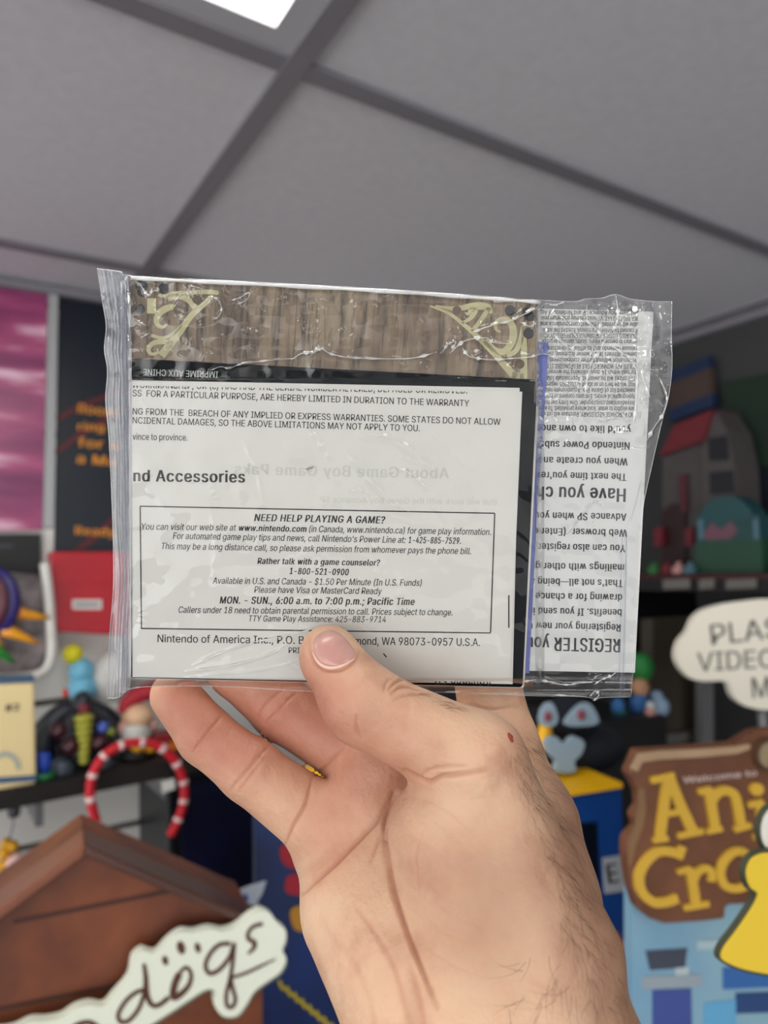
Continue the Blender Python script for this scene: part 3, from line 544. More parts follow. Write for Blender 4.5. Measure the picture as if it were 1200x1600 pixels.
t = thing('snack_box', 'red box with orange and green print behind the little finger, on the shelf', 'box', bx.hit(290, 1205))
zq = lambda px: pyz(bx, px, SZ + .0005)
sub('body', [(240,1150),(352,1136),(352,zq(352)),(240,zq(240))], bx, 0, .05, mat('snack red', '#a5232a', .45, .25, 30, color2='#6d151d'), t, bevel=.002)
for px_, m_ in (([(262,1160),(300,1156),(300,1178),(262,1182)], mat('print orange', '#dd7a22', .5)), ([(300,1172),(330,1170),(332,1192),(300,1196)], mat('print cream', '#dccfae', .5)), ([(275,1184),(310,1182),(308,1196),(275,1198)], mat('print green', '#6b8f4a', .5))):
    sub('printed_patch', px_, bx, .0012, .001, m_, t)

# headband hanging from the shelf edge
hp = BACK(.25)
arc = spline([(172,1328),(160,1306),(148,1275),(141,1240),(146,1208),(162,1182),(186,1166),(214,1160),(244,1164),(268,1182),(282,1206),(288,1232),(286,1258),(277,1284),(266,1306)], 8)
t = thing('headband', 'red and white striped headband hanging in front of the shelf', 'headband', hp.hit(214, 1165))
AP = [hp.hit(x, y) for x, y in arc]
MB().tube(AP, 6.6*.00112, 12).build('band', mat('band red', '#c8182a', .6, .1, 60), t, True)
wb_ = mat('band white', '#e6c9c9', .7)
for i in range(3, len(AP) - 3, 9): MB().tube(AP[i:i+3], 7.0*.00112, 12).build('white_band', wb_, t, True)
MB().ell(hp.hit(170, 1330), (.009, .009, .010), 14, 8).build('end_cap', wb_, t, True)
sub('care_tag', [(252,1222),(272,1216),(274,1232),(254,1240)], hp, .004, .001, white_m, t)
# key charm
kp = BACK(.14); t = thing('key_charm', 'yellow beaded key charm hanging below the shelf at the left edge', 'charm', kp.hit(20, 1268))
MB().tube([kp.hit(x, y) for x, y in spline([(22,1252),(22,1275),(18,1300),(12,1320)], 5)], .0016, 8).build('chain', grey_m, t, True)
MB().lathe(kp.hit(22, 1276), [(.008,0),(.010,.01),(.006,.02),(.002,.024)], 12).build('cap', mat('charm cap', '#3c3d44', .4), t, True)
for i, (x, y) in enumerate([(10,1318),(6,1332),(14,1344),(4,1352),(8,1366),(2,1380),(-4,1394),(20,1322)]): MB().ell(kp.hit(x, y, .004*(i % 2)), (.009, .009, .009), 14, 8).build('bead', bpy.data.materials['shoe yellow'], t, True)
MB().ell(kp.hit(26, 1348, .012), (.016, .010, .014), 16, 10).build('pink_charm', mat('charm pink', '#e3b9b4', .5), t, True)

# ---------------------------------------------------------------- dark cabinet and blue standee behind the hand
cp = BACK(.20)
t = thing('cabinet', 'dark navy cabinet below the shelf end, left of the hand', 'cabinet', cp.hit(350, 1400))
xa, xb_ = cp.hit(264, 1300)[0], cp.hit(420, 1300)[0]; z1 = SZ - .03
MB().box((xa, WALL_Y-.20, 0), (xb_, WALL_Y-.001, z1)).build('carcass', mat('cabinet navy', '#090b14', .4, .3, 8), t, bevel=.003)
MB().box((xa+.02, WALL_Y-.212, .08), (xb_-.004, WALL_Y-.2005, z1-.02)).build('door', mat('door navy', '#0b0d1c', .35, .4, 5, color2='#14163a'), t)
bs = upright(460, 1400, .92, 3300)
def foot(pl, px): return pyz(pl, px, COUNTER + .0005)
t = thing('blue_standee', 'blue cardboard standee with red and yellow lettering behind the palm', 'standee', bs.hit(480, 1600))
sub('board', [(399,1262),(480,1250),(620,1231),(620,foot(bs,620)),(404,foot(bs,404))], bs, 0, .02, mat('standee blue', '#062f72', .45, .35, 7, color2='#08204e'), t, bevel=.002)
sub('header', [(470,1205),(520,1197),(620,1186),(620,1231),(480,1250),(474,1251)], bs, .002, .02, yellow_m, t)
sub('red_print', smooth_outline([(440,1322),(455,1318),(470,1326),(472,1350),(462,1358),(446,1352),(438,1338)]), bs, .002, .001, mat('print red', '#a31328', .5), t)
sub('red_print', smooth_outline([(448,1372),(462,1366),(476,1376),(474,1398),(458,1398),(446,1392)]), bs, .002, .001, bpy.data.materials['print red'], t)
sub('orange_print', smooth_outline([(454,1424),(470,1416),(486,1428),(490,1450),(470,1456),(458,1448)]), bs, .002, .001, mat('print amber', '#b9811c', .5), t)
mb = MB()
for i in range(9):
    x, y = 436 + i*11.5, 1538 + i*9.5; strokes(mb, [([(x, y-6),(x+4, y+4),(x+9, y+9)], 6)], surf(bs, .0015))
mb.build('yellow_lettering', mat('print yellow', '#c0a818', .5), t)
fl = upright(400, 1400, .85, 3300)
t = thing('pennant', 'small white pennant with a blue mark above the kennel roof', 'pennant', fl.hit(392, 1400))
sub('flag', [(362,1402),(372,1392),(392,1384),(416,1377),(410,1396),(398,1416)], fl, 0, .002, mat('flag white', '#b9c3cf', .6), t)
sub('mark', [(374,1404),(386,1396),(389,1408)], fl, .001, .0008, mat('flag blue', '#2848a0', .6), t)
MB().tube([fl.hit(402, 1412, -.004), np.array([*fl.hit(402, 1412, -.004)[:2], COUNTER+.0005])], .003, 8).build('stick', grey_m, t, True)

# ---------------------------------------------------------------- kennel standee
hs = upright(240, 1450, .70, 3025)
wood_h = mat('printed kennel wood', '#7a3f1f', .5, 0, 14, 0, color2='#552612')
t = thing('kennel_display', 'brown wooden kennel display with a gable roof, bottom left', 'display', [*hs.hit(150, 1600, -.07)[:2], COUNTER])
sub('front', [(133,1336),(392,1446),(410,1452),(411,foot(hs,411)),(-130,foot(hs,-130)),(-130,1530)], hs, 0, .13, wood_h, t)
rd = .048
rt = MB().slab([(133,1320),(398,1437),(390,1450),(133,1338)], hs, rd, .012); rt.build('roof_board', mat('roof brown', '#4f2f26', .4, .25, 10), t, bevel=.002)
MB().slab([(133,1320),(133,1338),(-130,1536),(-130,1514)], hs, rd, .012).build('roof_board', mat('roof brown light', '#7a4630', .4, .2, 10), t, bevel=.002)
gm = mat('groove print', '#3c190c', .6)
for a, b_ in (((20,1441),(272,1391)), ((-120,1600),(410,1494)), ((-120,1728),(410,1612))):
    mb = MB(); strokes(mb, [([a, ((a[0]+b_[0])/2, (a[1]+b_[1])/2), b_], 7)], surf(hs, .0006)); mb.build('plank_groove', gm, t)
v7 = lambda L: [(x/2.143, 1200 + y/2.143) for x, y in L]
plq = v7([(-60,905),(40,880),(100,852),(150,850),(205,838),(250,808),(300,795),(345,800),(378,765),(428,705),(440,645),(475,612),(520,622),(560,582),(605,550),(650,552),(700,540),(750,547),(792,532),(832,500),(872,478),(908,490),(928,520),(955,540),(956,580),(945,610),(958,640),(940,682),(900,712),(852,748),(825,792),(792,830),(745,830),(716,790),(722,748),(690,742),(640,772),(580,812),(520,850),(440,900),(300,960),(120,1010),(-60,1040)])
sub('logo_plaque', smooth_outline(plq, 3), hs, .026, .012, mat('plaque', '#e2e7d6', .5), t)
sub('plaque_edge', smooth_outline([(x + (2 if x > 130 else -2), y + 3) for x, y in plq], 3), hs, .013, .012, mat('plaque edge', '#7f8478', .6), t)
mb = MB()
LG = [([(488,742),(455,752),(420,782),(396,825),(405,850),(432,845),(465,805),(488,742)], 15), ([(482,655),(488,700),(490,750),(505,790),(530,795),(566,768)], [13,20,16,16]),
      ([(600,690),(585,725),(580,765),(602,760),(632,728),(640,690),(622,668),(598,690)], [24,24,14,12]), ([(772,588),(735,592),(705,620),(688,660),(702,688),(735,675),(768,635),(782,598)], 15),
      ([(784,585),(780,640),(772,700),(758,755),(760,795),(778,800),(788,775),(778,735),(770,700)], 14), ([(880,522),(850,530),(832,550),(832,572),(852,585),(848,605),(830,622)], [14,13,15,17,8]), ([(775,702),(820,688),(870,665),(922,640)], [10,11,10,5]),
      ([(230,880),(262,858),(300,852),(330,872),(345,900)], 16), ([(60,960),(120,900),(180,890),(200,930)], 16)]
strokes(mb, [(spline(v7(p_), 5), [q/2.143 for q in w_] if hasattr(w_, '__len__') else w_/2.143) for p_, w_ in LG], surf(hs, .0268))
for x, y, a, b_ in ((553,645,11,16), (606,602,15,22), (662,602,11,17)):
    cx, cy = x/2.143, 1200 + y/2.143; pts_ = [(cx + (a*math.cos(u)*.9 + b_*math.sin(u)*.3)/2.143, cy + (b_*math.sin(u) - a*.3*math.cos(u))/2.143) for u in np.linspace(0, 6.283, 14)[:-1]]
    mb.add([hs.hit(*q, .0268) for q in pts_], [tuple(range(13))])
mb.build('logo_script', mat('logo brown', '#54301f', .5), t)['label'] = 'brown handwritten word with three paw dots over the o'

# ---------------------------------------------------------------- right: blue bin, plush, small toys
bn = upright(930, 1240, .86, 3570)
ft = foot(bn, 900)
t = thing('display_bin', 'blue box with a yellow top and rating label, right of the wrist', 'box', [*bn.hit(900, 1400, -.1)[:2], COUNTER])
sub('body', [(770,1263),(972,1231),(990,foot(bn,990)),(770,foot(bn,770))], bn, 0, .2, blue_m, t, bevel=.002)
lidp = [bn.hit(770, 1263, .004), bn.hit(973, 1231, .004)]; bkv = -bn.n*.21; up_ = np.array([0, 0, .006])
MB().add([lidp[0], lidp[1], lidp[1]+bkv, lidp[0]+bkv, lidp[0]+up_, lidp[1]+up_, lidp[1]+bkv+up_, lidp[0]+bkv+up_], [(0,3,2,1),(4,5,6,7),(0,1,5,4),(1,2,6,5),(2,3,7,6),(3,0,4,7)]).build('lid', yellow_m, t)
sub('window', [(900,1288),(933,1284),(940,1450),(900,1456)], bn, .001, .001, mat('window dark', '#050a18', .3), t)
lab = sub('rating_label', [(942,1341),(973,1336),(976,1392),(945,1397)], bn, .0012, .001, mat('label white', '#a9abb0', .6), t)
mb = MB(); text(mb, 'E', (951,1381), (968,1378), 30, surf(bn, .0018), True); mb.build('letter', ink_b, lab)
sub('flame_print', smooth_outline([(954,1488),(952,1470),(960,1474),(964,1456),(972,1470),(982,1472),(976,1486),(968,1496)]), bn, .0012, .001, mat('flame', '#c0662a', .5), t)
topz = lidp[0][2] + .0065
t = thing('plush_toy', 'navy blue plush toy with a pale bib on the yellow topped box', 'plush toy', [*bn.hit(900, 1230, -.1)[:2], topz])
nv = mat('plush navy', '#07101f', .9, .3, 80, .3)
def F_(px, py, off, rx, ry, rz=None): c_ = bn.hit(px, py, off); k_ = K(c_); return MB().ell(c_, (rx*k_, (rz or rx)*k_, ry*k_), 22, 12, VA)
F_(905, 1168, -.095, 72, 40, 42).build('body', nv, t, True); F_(888, 1122, -.09, 40, 34, 34).build('head', nv, t, True)
pb = mat('plush pale', '#8da2b2', .9)
sub('bib', smooth_outline([(853,1160),(868,1151),(882,1163),(897,1151),(913,1160),(909,1178),(898,1190),(899,1206),(869,1206),(870,1190),(858,1178)], 4), bn, -.040, .008, pb, t)
rm = mat('plush red', '#7c3a44', .9)
for pts_, ce in (([(884,1132),(904,1104),(922,1100),(936,1126),(922,1134)], (908,1117)), ([(846,1132),(848,1108),(862,1098),(872,1120),(866,1134)], (856,1120))):
    e_ = sub('ear', smooth_outline(pts_, 4), bn, -.048, .006, pb, t); F_(*ce, -.047, 7, 8, 3).build('ear_lining', rm, e_, True)
F_(852, 1150, -.07, 12, 24).build('arm', yellow_m, t, True)

sd = SIDE(.30)
kz = sd.hit(1003, 1130)[2]
def side_box(px0, px1, y0, y1, off, th): return [(px0,y0),(px1,y0),(px1,y1),(px0,y1)]
bs2 = upright(1000, 1130, 1.25, 3000)
t = thing('plinth', 'black plinth behind the wooden sign carrying small toys', 'plinth', [*bs2.hit(1000, 1200, -.1)[:2], 0])
sub('block', [(930,1130),(1042,1118),(1046,pyz(bs2,1046,.0005)),(930,pyz(bs2,930,.0005))], bs2, 0, .22, black_m, t)
pz = bs2.hit(990, 1122)[2]
def small_toy(name, label, px, bits, off=-.06, cat='toy', group=None):
    c_ = bs2.hit(px, 1124, off); t_ = thing(name, label, cat, (c_[0], c_[1], pz + .001), group)
    for nm, x, y, rx, ry, m_ in bits: q = bs2.hit(x, y, off); k_ = K(q); MB().ell(q, (rx*k_, rx*k_*.9, ry*k_), 16, 10, VA).build(nm, m_, t_, True)
    return t_
gcap = mat('cap green', '#1d7a35', .6); sk = mat('toy skin', '#b98a6a', .6); tb = mat('toy blue', '#2a63a0', .5); tw = mat('toy pale blue', '#8fa9c4', .5); tg = mat('toy green', '#2f6b3a', .5); tk = mat('toy pink', '#b98a86', .5)
small_toy('figurine', 'small figure in a green cap at the lower right corner of the bag', 1002, [('cap', 1003,1042,18,22,gcap), ('head', 1000,1074,14,15,sk), ('body', 1000,1102,16,20,tb)], cat='figurine')
small_toy('figurine', 'pale blue round toy next to the green capped figure', 1030, [('body', 1030,1104,16,16,tw), ('head', 1026,1088,10,9,tw)], cat='figurine')
small_toy('figurine', 'small toy with green base under the bag corner', 965, [('base', 968,1116,16,7,tg), ('body', 966,1104,11,14,tb)], cat='figurine')
small_toy('figurine', 'little pink and white toy in front of the green capped figure', 1016, [('body', 1016,1113,9,9,tk), ('head', 1016,1102,6,6,mat('toy white', '#c8ccc4', .5))], -.02, cat='figurine')

gp = upright(1070, 1080, 1.45, 2600)
t = thing('partition_board', 'dull brown upright board left of the grey post, right edge', 'board', [*gp.hit(1070, 1100)[:2], 0])
sub('panel', [(1020,968),(1098,962),(1103,pyz(gp,1103,.0005)),(1024,pyz(gp,1024,.0005))], gp, 0, .03, mat('brown board', '#3b342b', .7, .15, 12), t)
sub('rail', [(1040,1148),(1098,1142),(1098,1156),(1040,1162)], gp, .012, .012, mat('rail grey', '#5c5b5a', .5), t)
t = thing('metal_post', 'thin grey metal post under the speech bubble sign', 'post', [*gp.hit(1106, 1100, .05)[:2], 0])
sub('upright', [(1097,1060),(1115,1060),(1120,pyz(gp,1120,.0005)),(1102,pyz(gp,1102,.0005))], gp, .05, .015, mat('post mid grey', '#77787b', .45, 0, 20, 0, .2), t)

# speech bubble sign
sb = upright(1140, 1030, 1.15, 5200)
t = thing('speech_bubble_sign', 'cream speech bubble sign with grey capital letters, right edge', 'sign', sb.hit(1150, 1090))
bub = [(1058,1030),(1062,1004),(1076,986),(1084,968),(1100,953),(1130,944),(1165,939),(1205,936),(1262,944),(1310,975),(1320,1030),(1290,1080),(1235,1106),(1195,1109),(1165,1103),(1146,1088),(1137,1066),(1118,1064),(1095,1064),(1074,1056)]
bd = sub('board', smooth_outline(bub, 4), sb, 0, .012, mat('bubble cream', '#f3eddd', .6), t)
mb = MB(); gl_ = surf(sb, .0008)
text(mb, 'PLAS', (1112,1008), (1222,996), 32, gl_, False); text(mb, 'VIDEO', (1090,1049), (1212,1043), 29, gl_, False); text(mb, 'M', (1176,1091), (1204,1089), 32, gl_, False)
mb.build('lettering', mat('bubble ink', '#6c6d66', .6), t)
c_ = sb.hit(1190, 1100, -.012); MB().tube([c_ + np.array([0, 0, .05]), np.array([c_[0], c_[1], COUNTER+.0005])], .008, 10).build('pole', grey_m, t, True)

# wooden name sign on its blue poster stand
ap = upright(1090, 1300, .66, 4600)
v9 = lambda L: [(980 + x/5, 1140 + y/5) for x, y in L]
t = thing('poster_stand', 'pale blue printed poster stand below the wooden sign, bottom right', 'standee', [*ap.hit(1150, 1600, -.03)[:2], COUNTER])
sub('panel', [(986,1330),(1400,1310),(1400,foot(ap,1400)),(992,foot(ap,992))], ap, -.016, .012, mat('poster sky', '#86a7b4', .45, .0, 6, color2='#6f98b4'), t)
for px_, m_ in (([(1009,1486),(1074,1482),(1070,1512),(1016,1516)], mat('printed slate', '#39404f', .5)), ([(1004,1526),(1096,1522),(1096,1542),(1004,1546)], mat('printed stone', '#8c98a2', .5)),
                ([(1020,1548),(1080,1545),(1082,1640),(1020,1640)], mat('printed violet', '#3a4a8c', .5)), ([(1130,1512),(1260,1508),(1260,1540),(1130,1546)], mat('printed blue', '#2f5f9e', .5)),
                ([(1150,1552),(1260,1548),(1260,1580),(1150,1584)], mat('printed navy', '#24406f', .5)), ([(1100,1568),(1150,1562),(1150,1640),(1100,1640)], mat('printed cyan', '#5b9cc4', .5)), ([(1056,1512),(1076,1510),(1076,1524),(1056,1526)], mat('printed pale', '#a9b8be', .5)),
                ([(1090,1470),(1260,1462),(1260,1476),(1090,1484)], mat('printed mist', '#9fb6bd', .5))):
    sub('printed_block', px_, ap, -.015, .0008, m_, t)
sg = thing('wooden_sign', 'brown wooden sign with raised yellow letters, right edge', 'sign', ap.hit(1100, 1300))
so = v9([(15,345),(45,280),(90,165),(330,150),(600,130),(850,110),(930,60),(1010,10),(1200,-10),(1700,-20),(1750,600),(1720,1300),(1200,1330),(1010,1360),(800,1370),(770,1390),(765,1480),(600,1500),(300,1520),(180,1480),(90,1400),(40,1250),(15,1080),(0,960),(10,850),(90,770),(60,680),(110,600),(100,500),(60,420)])
sub('board', so, ap, 0, .014, mat('sign brown', '#6f452c', .55, .0, 16, .3, color2='#5c3722'), sg, bevel=.002)
rimc = mat('sign rim', '#a58a6c', .6, .2, 20)
mb = MB(); strokes(mb, [([(990,1203),(1000,1184),(1030,1180),(1090,1177),(1150,1172),(1172,1166)], [14,16,14,13,12,8])], surf(ap, .0008)); mb.build('pale_edge', rimc, sg)
mb = MB(); strokes(mb, [([(1002,1232),(1003,1262),(998,1290),(988,1320),(984,1352)], [10,14,14,12,4])], surf(ap, .0007)); mb.build('worn_edge', mat('sign worn', '#80603f', .6, .2, 20), sg)
lm = mat('letter yellow', '#c9a034', .5, .08, 20); le = mat('letter edge', '#3f2514', .6)
GL = {'A': [([(320,390),(290,640),(262,860)], 72), ([(330,370),(420,590),(520,800)], 78), ([(290,665),(440,640)], 46), ([(195,400),(375,362)], 52), ([(212,872),(325,852)], 42), ([(402,835),(600,795)], 46)],
      'n': [([(640,465),(668,610),(695,775)], 72), (spline([(668,560),(710,500),(780,478),(840,510),(870,600),(898,755)]), 70), ([(565,492),(660,468)], 46), ([(628,800),(748,775)], 44), ([(845,785),(972,748)], 46)],
      'i': [(spline([(1045,570),(1050,640),(1065,740)]), 66), ([(955,595),(1065,565)], 46), ([(995,845),(1130,820)], 44)],
      'C': [(spline([(430,985),(340,955),(240,960),(150,1040),(100,1150),(120,1270),(210,1350),(310,1350),(400,1320)]), 72), ([(440,915),(405,1010)], 60)],
      'r': [([(495,1090),(522,1230),(545,1370)], 68), (spline([(522,1190),(555,1120),(620,1085),(665,1120),(665,1190)]), 56), ([(400,1118),(500,1088)], 46), ([(452,1398),(645,1362)], 46)],
      'o': [(spline([(900,950),(830,965),(760,1040),(735,1130),(770,1220),(850,1245),(930,1220),(985,1130),(970,1010),(900,950)]), 62)]}
for k_, L_ in GL.items():
    mb = MB(); off = .0036
    for pts_, w_ in L_:
        Lf, Rt = ribbon_px(v9(pts_), w_/5); n_ = len(Lf); top = [ap.hit(*q, off) for q in Lf] + [ap.hit(*q, off) for q in Rt]; bot = [q - ap.n*.0034 for q in top]
        f_ = [(i, i+1, n_+i+1, n_+i) for i in range(n_-1)] + [(i+1, i, 2*n_+i, 2*n_+i+1) for i in range(n_-1)] + [(n_+i, n_+i+1, 3*n_+i+1, 3*n_+i) for i in range(n_-1)] + [(0, n_, 3*n_, 2*n_), (2*n_-1, n_-1, 3*n_-1, 4*n_-1)]
        mb.add(top + bot, f_); off += .00006
    if k_ == 'i':
        q = v9([(1020,470)])[0]; mb.slab([(q[0]+10*math.cos(u), q[1]+10*math.sin(u)) for u in np.linspace(0, 6.283, 17)[:-1]], ap, .0034, .0036)
    mb.build('letter', lm, sg)
mb = MB(); text(mb, 'Welcome to', (1068,1224), (1183,1212), 10, surf(ap, .0006)); mb.build('lettering', mat('pale print b', '#c4b2ae', .6), sg)
lg = MB().slab([(1203+22*math.cos(u), 1180+26*math.sin(u)) for u in np.linspace(0, 6.283, 25)[:-1]], ap, .02, .006).build('log_end', mat('log dark', '#4a2f1e', .6), sg)
MB().slab([(1203+16*math.cos(u), 1180+20*math.sin(u)) for u in np.linspace(0, 6.283, 25)[:-1]], ap, .001, .0068).build('log_core', mat('log pale', '#8f7f62', .6, .3, 60), lg)

# yellow cutout nearest the camera
yp = upright(1180, 1430, .40, 5000)
t = thing('cutout_sign', 'flat yellow bell shaped cutout with a dark outline, right edge', 'cutout', yp.hit(1190, 1500))
yo = [(1200,1333),(1187,1335),(1174,1343),(1167,1359),(1168,1375),(1174,1388),(1184,1396),(1180,1410),(1168,1430),(1150,1456),(1132,1480),(1127,1496),(1138,1505),(1164,1515),(1200,1522),(1240,1526),(1275,1520),(1290,1480),(1262,1400),(1250,1345),(1225,1333)]
ctr = np.array([1205., 1430.])
def grow(L, g_): 
    out = []
    for i, p_ in enumerate(L):
        a, b_ = np.array(L[i-1], float), np.array(L[(i+1) % len(L)], float); d_ = (b_-a)/np.linalg.norm(b_-a); out.append(tuple(np.array(p_) + g_*np.array([d_[1], -d_[0]])))
    return out
so_ = smooth_outline(yo, 4); A2 = sum(so_[i-1][0]*so_[i][1] - so_[i][0]*so_[i-1][1] for i in range(len(so_)))
gs = 1 if A2 > 0 else -1
sub('outline', grow(so_, 4*gs), yp, 0, .004, mat('cutout outline', '#3a3d2c', .5), t)
sub('yellow_face', so_, yp, .0008, .0007, mat('cutout yellow', '#e0bf34', .45), t)
wc = [(1216+26*math.cos(u), 1298+38*math.sin(u)) for u in np.linspace(0, 6.283, 33)[:-1]]
sub('outline', [(1216+30*math.cos(u), 1298+42*math.sin(u)) for u in np.linspace(0, 6.283, 33)[:-1]], yp, -.0045, .004, bpy.data.materials['cutout outline'], t)
sub('white_face', wc, yp, -.0038, .0006, mat('cutout white', '#dcdad2', .5), t)
c_ = yp.hit(1215, 1520, -.006); MB().tube([c_ + np.array([0, 0, .06]), np.array([c_[0], c_[1], COUNTER+.0005])], .004, 8).build('stick', grey_m, t, True)

# ---------------------------------------------------------------- far right: toy castle on a dark shelf
sp_ = SIDE(.28); CZ = sp_.hit(1100, 897)[2]
y0_, y1_ = sp_.hit(1330, 890)[1], sp_.hit(960, 903)[1]; y1_ = min(y1_, WALL_Y-.01)
t = thing('wall_shelf', 'dark shelf under the toy castle with pale price tickets, right of the bag', 'shelf', (WALL_X-.14, (y0_+y1_)/2, CZ))
MB().box((WALL_X-.28, y0_, CZ-.035), (WALL_X-.001, y1_, CZ)).build('board', mat('shelf black', '#0d0e12', .5, .2, 20), t)
MB().box((WALL_X-.283, y0_, CZ-.010), (WALL_X-.2805, y1_, CZ)).build('red_edge', mat('edge maroon', '#3a1218', .5), t)
for a, b_ in ((1036,1078), (1092,1116), (1134,1182)): sub('price_ticket', [(a,906),(b_,904),(b_,919),(a,921)], SIDE(.284), .001, .001, mat('ticket', '#6f6c68', .6), t)
MB().box((WALL_X-.27, y1_-.02, CZ-.5), (WALL_X-.001, y1_, CZ-.0355)).build('bracket', black_m, t); MB().box((WALL_X-.27, y0_, CZ-.5), (WALL_X-.001, y0_+.02, CZ-.0355)).build('bracket', black_m, t)
cp2 = SIDE(.16); zc = lambda px: pyz(cp2, px, CZ + .0005)
def cs(name, px, off, th, m, par, **k): return MB().slab(px, cp2, th, off).build(name, m, par, **k)
cw = mat('castle grey', '#4a4546', .6, .15, 30); cr = mat('castle red', '#6a1c28', .5, .1, 30); cd = mat('castle dark', '#11141e', .4); tq = mat('castle teal', '#1f484c', .5, .2, 30)  # castle colours darkened to stand in for the shade around it
t = thing('toy_castle', 'grey toy castle with a red pitched roof, right of the bag', 'toy castle', [*cp2.hit(1100, 890)[:2], CZ+.0005])
cs('tower', [(1118,642),(1138,676),(1150,735),(1156,zc(1156)),(1096,zc(1096)),(1094,700),(1100,688)], 0, .09, cw, t)
cs('wing', [(1036,708),(1094,690),(1094,zc(1094)),(1032,zc(1032))], -.01, .08, cw, t)
cs('roof', [(1030,712),(1054,664),(1112,640),(1098,688)], .012, .10, cr, t)
cs('window', [(1106,684),(1136,680),(1139,719),(1108,721)], .002, .002, cd, t)
cs('window', [(1108,738),(1146,734),(1148,770),(1110,773)], .002, .002, cd, t)
cs('doorway', [(1034,800),(1050,786),(1070,800),(1072,zc(1072)),(1034,zc(1034))], .003, .004, mat('castle door', '#2a1216', .5), t)
cs('banner', [(1060,742),(1072,740),(1074,800),(1062,800)], .004, .003, mat('castle maroon', '#4c1c26', .5), t)
for x in (1022, 1070): cs('red_post', [(x,826),(x+12,824),(x+12,852),(x,854)], .03, .02, cr, t)
t = thing('toy_carriage', 'teal domed toy with pink panels in front of the castle', 'toy', [*cp2.hit(1135, 880, .06)[:2], CZ+.0005])
def zc2(px): return pyz(Plane(cp2.p + cp2.n*.08, cp2.n), px, CZ+.0005)
cs('base', [(1086,848),(1190,842),(1192,zc2(1192)),(1086,zc2(1086))], .08, .06, mat('carriage green', '#1e4433', .5), t)
cs('side_panel', [(1088,808),(1186,804),(1188,846),(1088,850)], .075, .05, tq, t)
cs('dome', smooth_outline([(1094,812),(1102,790),(1120,778),(1145,776),(1165,788),(1174,806),(1135,812)], 4), .076, .05, mat('dome teal', '#1e484e', .4), t)
cs('pink_panel', [(1098,836),(1112,816),(1126,828),(1142,814),(1152,830),(1140,842),(1104,844)], .077, .0015, mat('carriage pink', '#6a4654', .5), t)
cs('pale_column', [(1176,812),(1184,811),(1186,842),(1178,843)], .077, .0015, mat('carriage pale', '#4a6c7c', .5), t)
cs('pale_column', [(1090,812),(1098,811),(1100,842),(1092,843)], .077, .0015, bpy.data.materials['carriage pale'], t)
pp_ = SIDE(.05)
t = thing('flag_panel', 'blue edged brown panel hanging on the wall above the toy castle', 'panel', pp_.hit(1080, 620))
sub('brown_panel', [(1046,582),(1107,556),(1114,634),(1046,660)], pp_, 0, .02, mat('panel brown', '#4a3b36', .6, .2, 10), t)
for q in ([(1045,582),(1107,556),(1108,574),(1045,600)], [(1046,640),(1113,614),(1114,634),(1046,660)]): sub('blue_edge', q, pp_, .002, .022, mat('panel blue', '#16294c', .5), t)
gq = SIDE(.03)
t = thing('green_board', 'dark green board on the right wall at the picture edge', 'board', gq.hit(1170, 660))
sub('panel', [(1126,598),(1330,560),(1330,712),(1152,736)], gq, 0, .02, mat('board green', '#12281a', .7, .1, 8), t)
sub('lower_panel', [(1152,738),(1330,715),(1330,860),(1160,866)], gq, 0, .02, mat('board navy', '#0a1122', .6), t)
# small things at the castle's foot
for x, m_, l_ in ((1022, 'toy green', 'dull green block at the left foot of the toy castle'), (1042, 'castle red', 'red block second from the left at the castle foot'), (1060, 'toy pink', 'pinkish block third from the left at the castle foot'), (1078, 'carriage pale', 'pale blue block right beside the teal carriage')):
    q = cp2.hit(x, 880, .1); k_ = K(q); tt_ = thing('toy_block', l_, 'toy block', (q[0], q[1], CZ+.0005), 'blocks at the castle foot')
    MB().box((q[0]-8*k_, q[1]-8*k_, CZ+.0005), (q[0]+8*k_, q[1]+8*k_, CZ+12*k_)).build('block', bpy.data.materials[m_], tt_, bevel=.003); MB().ell((q[0], q[1], CZ+14*k_), (5*k_, 5*k_, 5*k_), 12, 8).build('stud', bpy.data.materials[m_], tt_, True)

# counter that carries the stands
struct(MB().box((-.55, .50, COUNTER-.04), (1.25, 1.18, COUNTER)).box((-.5, .55, 0), (1.2, 1.15, COUNTER-.04)).build('trim_6', mat('counter', '#55504a', .5, .1, 8)))

# ================================================================== FOREGROUND: the packet and its papers
S = 0.095; Z0 = .2035           # the packet leans back a little: depth = Z0 + offset + S * (height below the axis)
def sheet(px, py, o=0.0):
    z = (Z0 + o) / (1 - S * (py - 800) / F); return at(px, py, z)
OUT = -(ROT @ np.array([0, -S, 1.0])); OUT /= np.linalg.norm(OUT)      # packet normal, towards the camera

paper = mat('white paper', '#d3d2cc', .75, .035, 90)
paper2 = mat('white card', '#cfd0ce', .7, .03, 70)
ink = mat('black ink', '#16161a', .7)
ink2 = mat('grey ink', '#333336', .7)
ghost_ink = mat('print showing through', '#c2c2bb', .8)
gloss_black = mat('glossy black cover', '#0a0f15', .45, .35, 35, 0, 0, .06)
blue_card_m = mat('violet blue card', '#666fae', .6, .06, 60)
cream = mat('cream print', '#b9b38c', .6, .16, 160)
navy_dot = mat('dark print', '#15161f', .5, .2, 80)

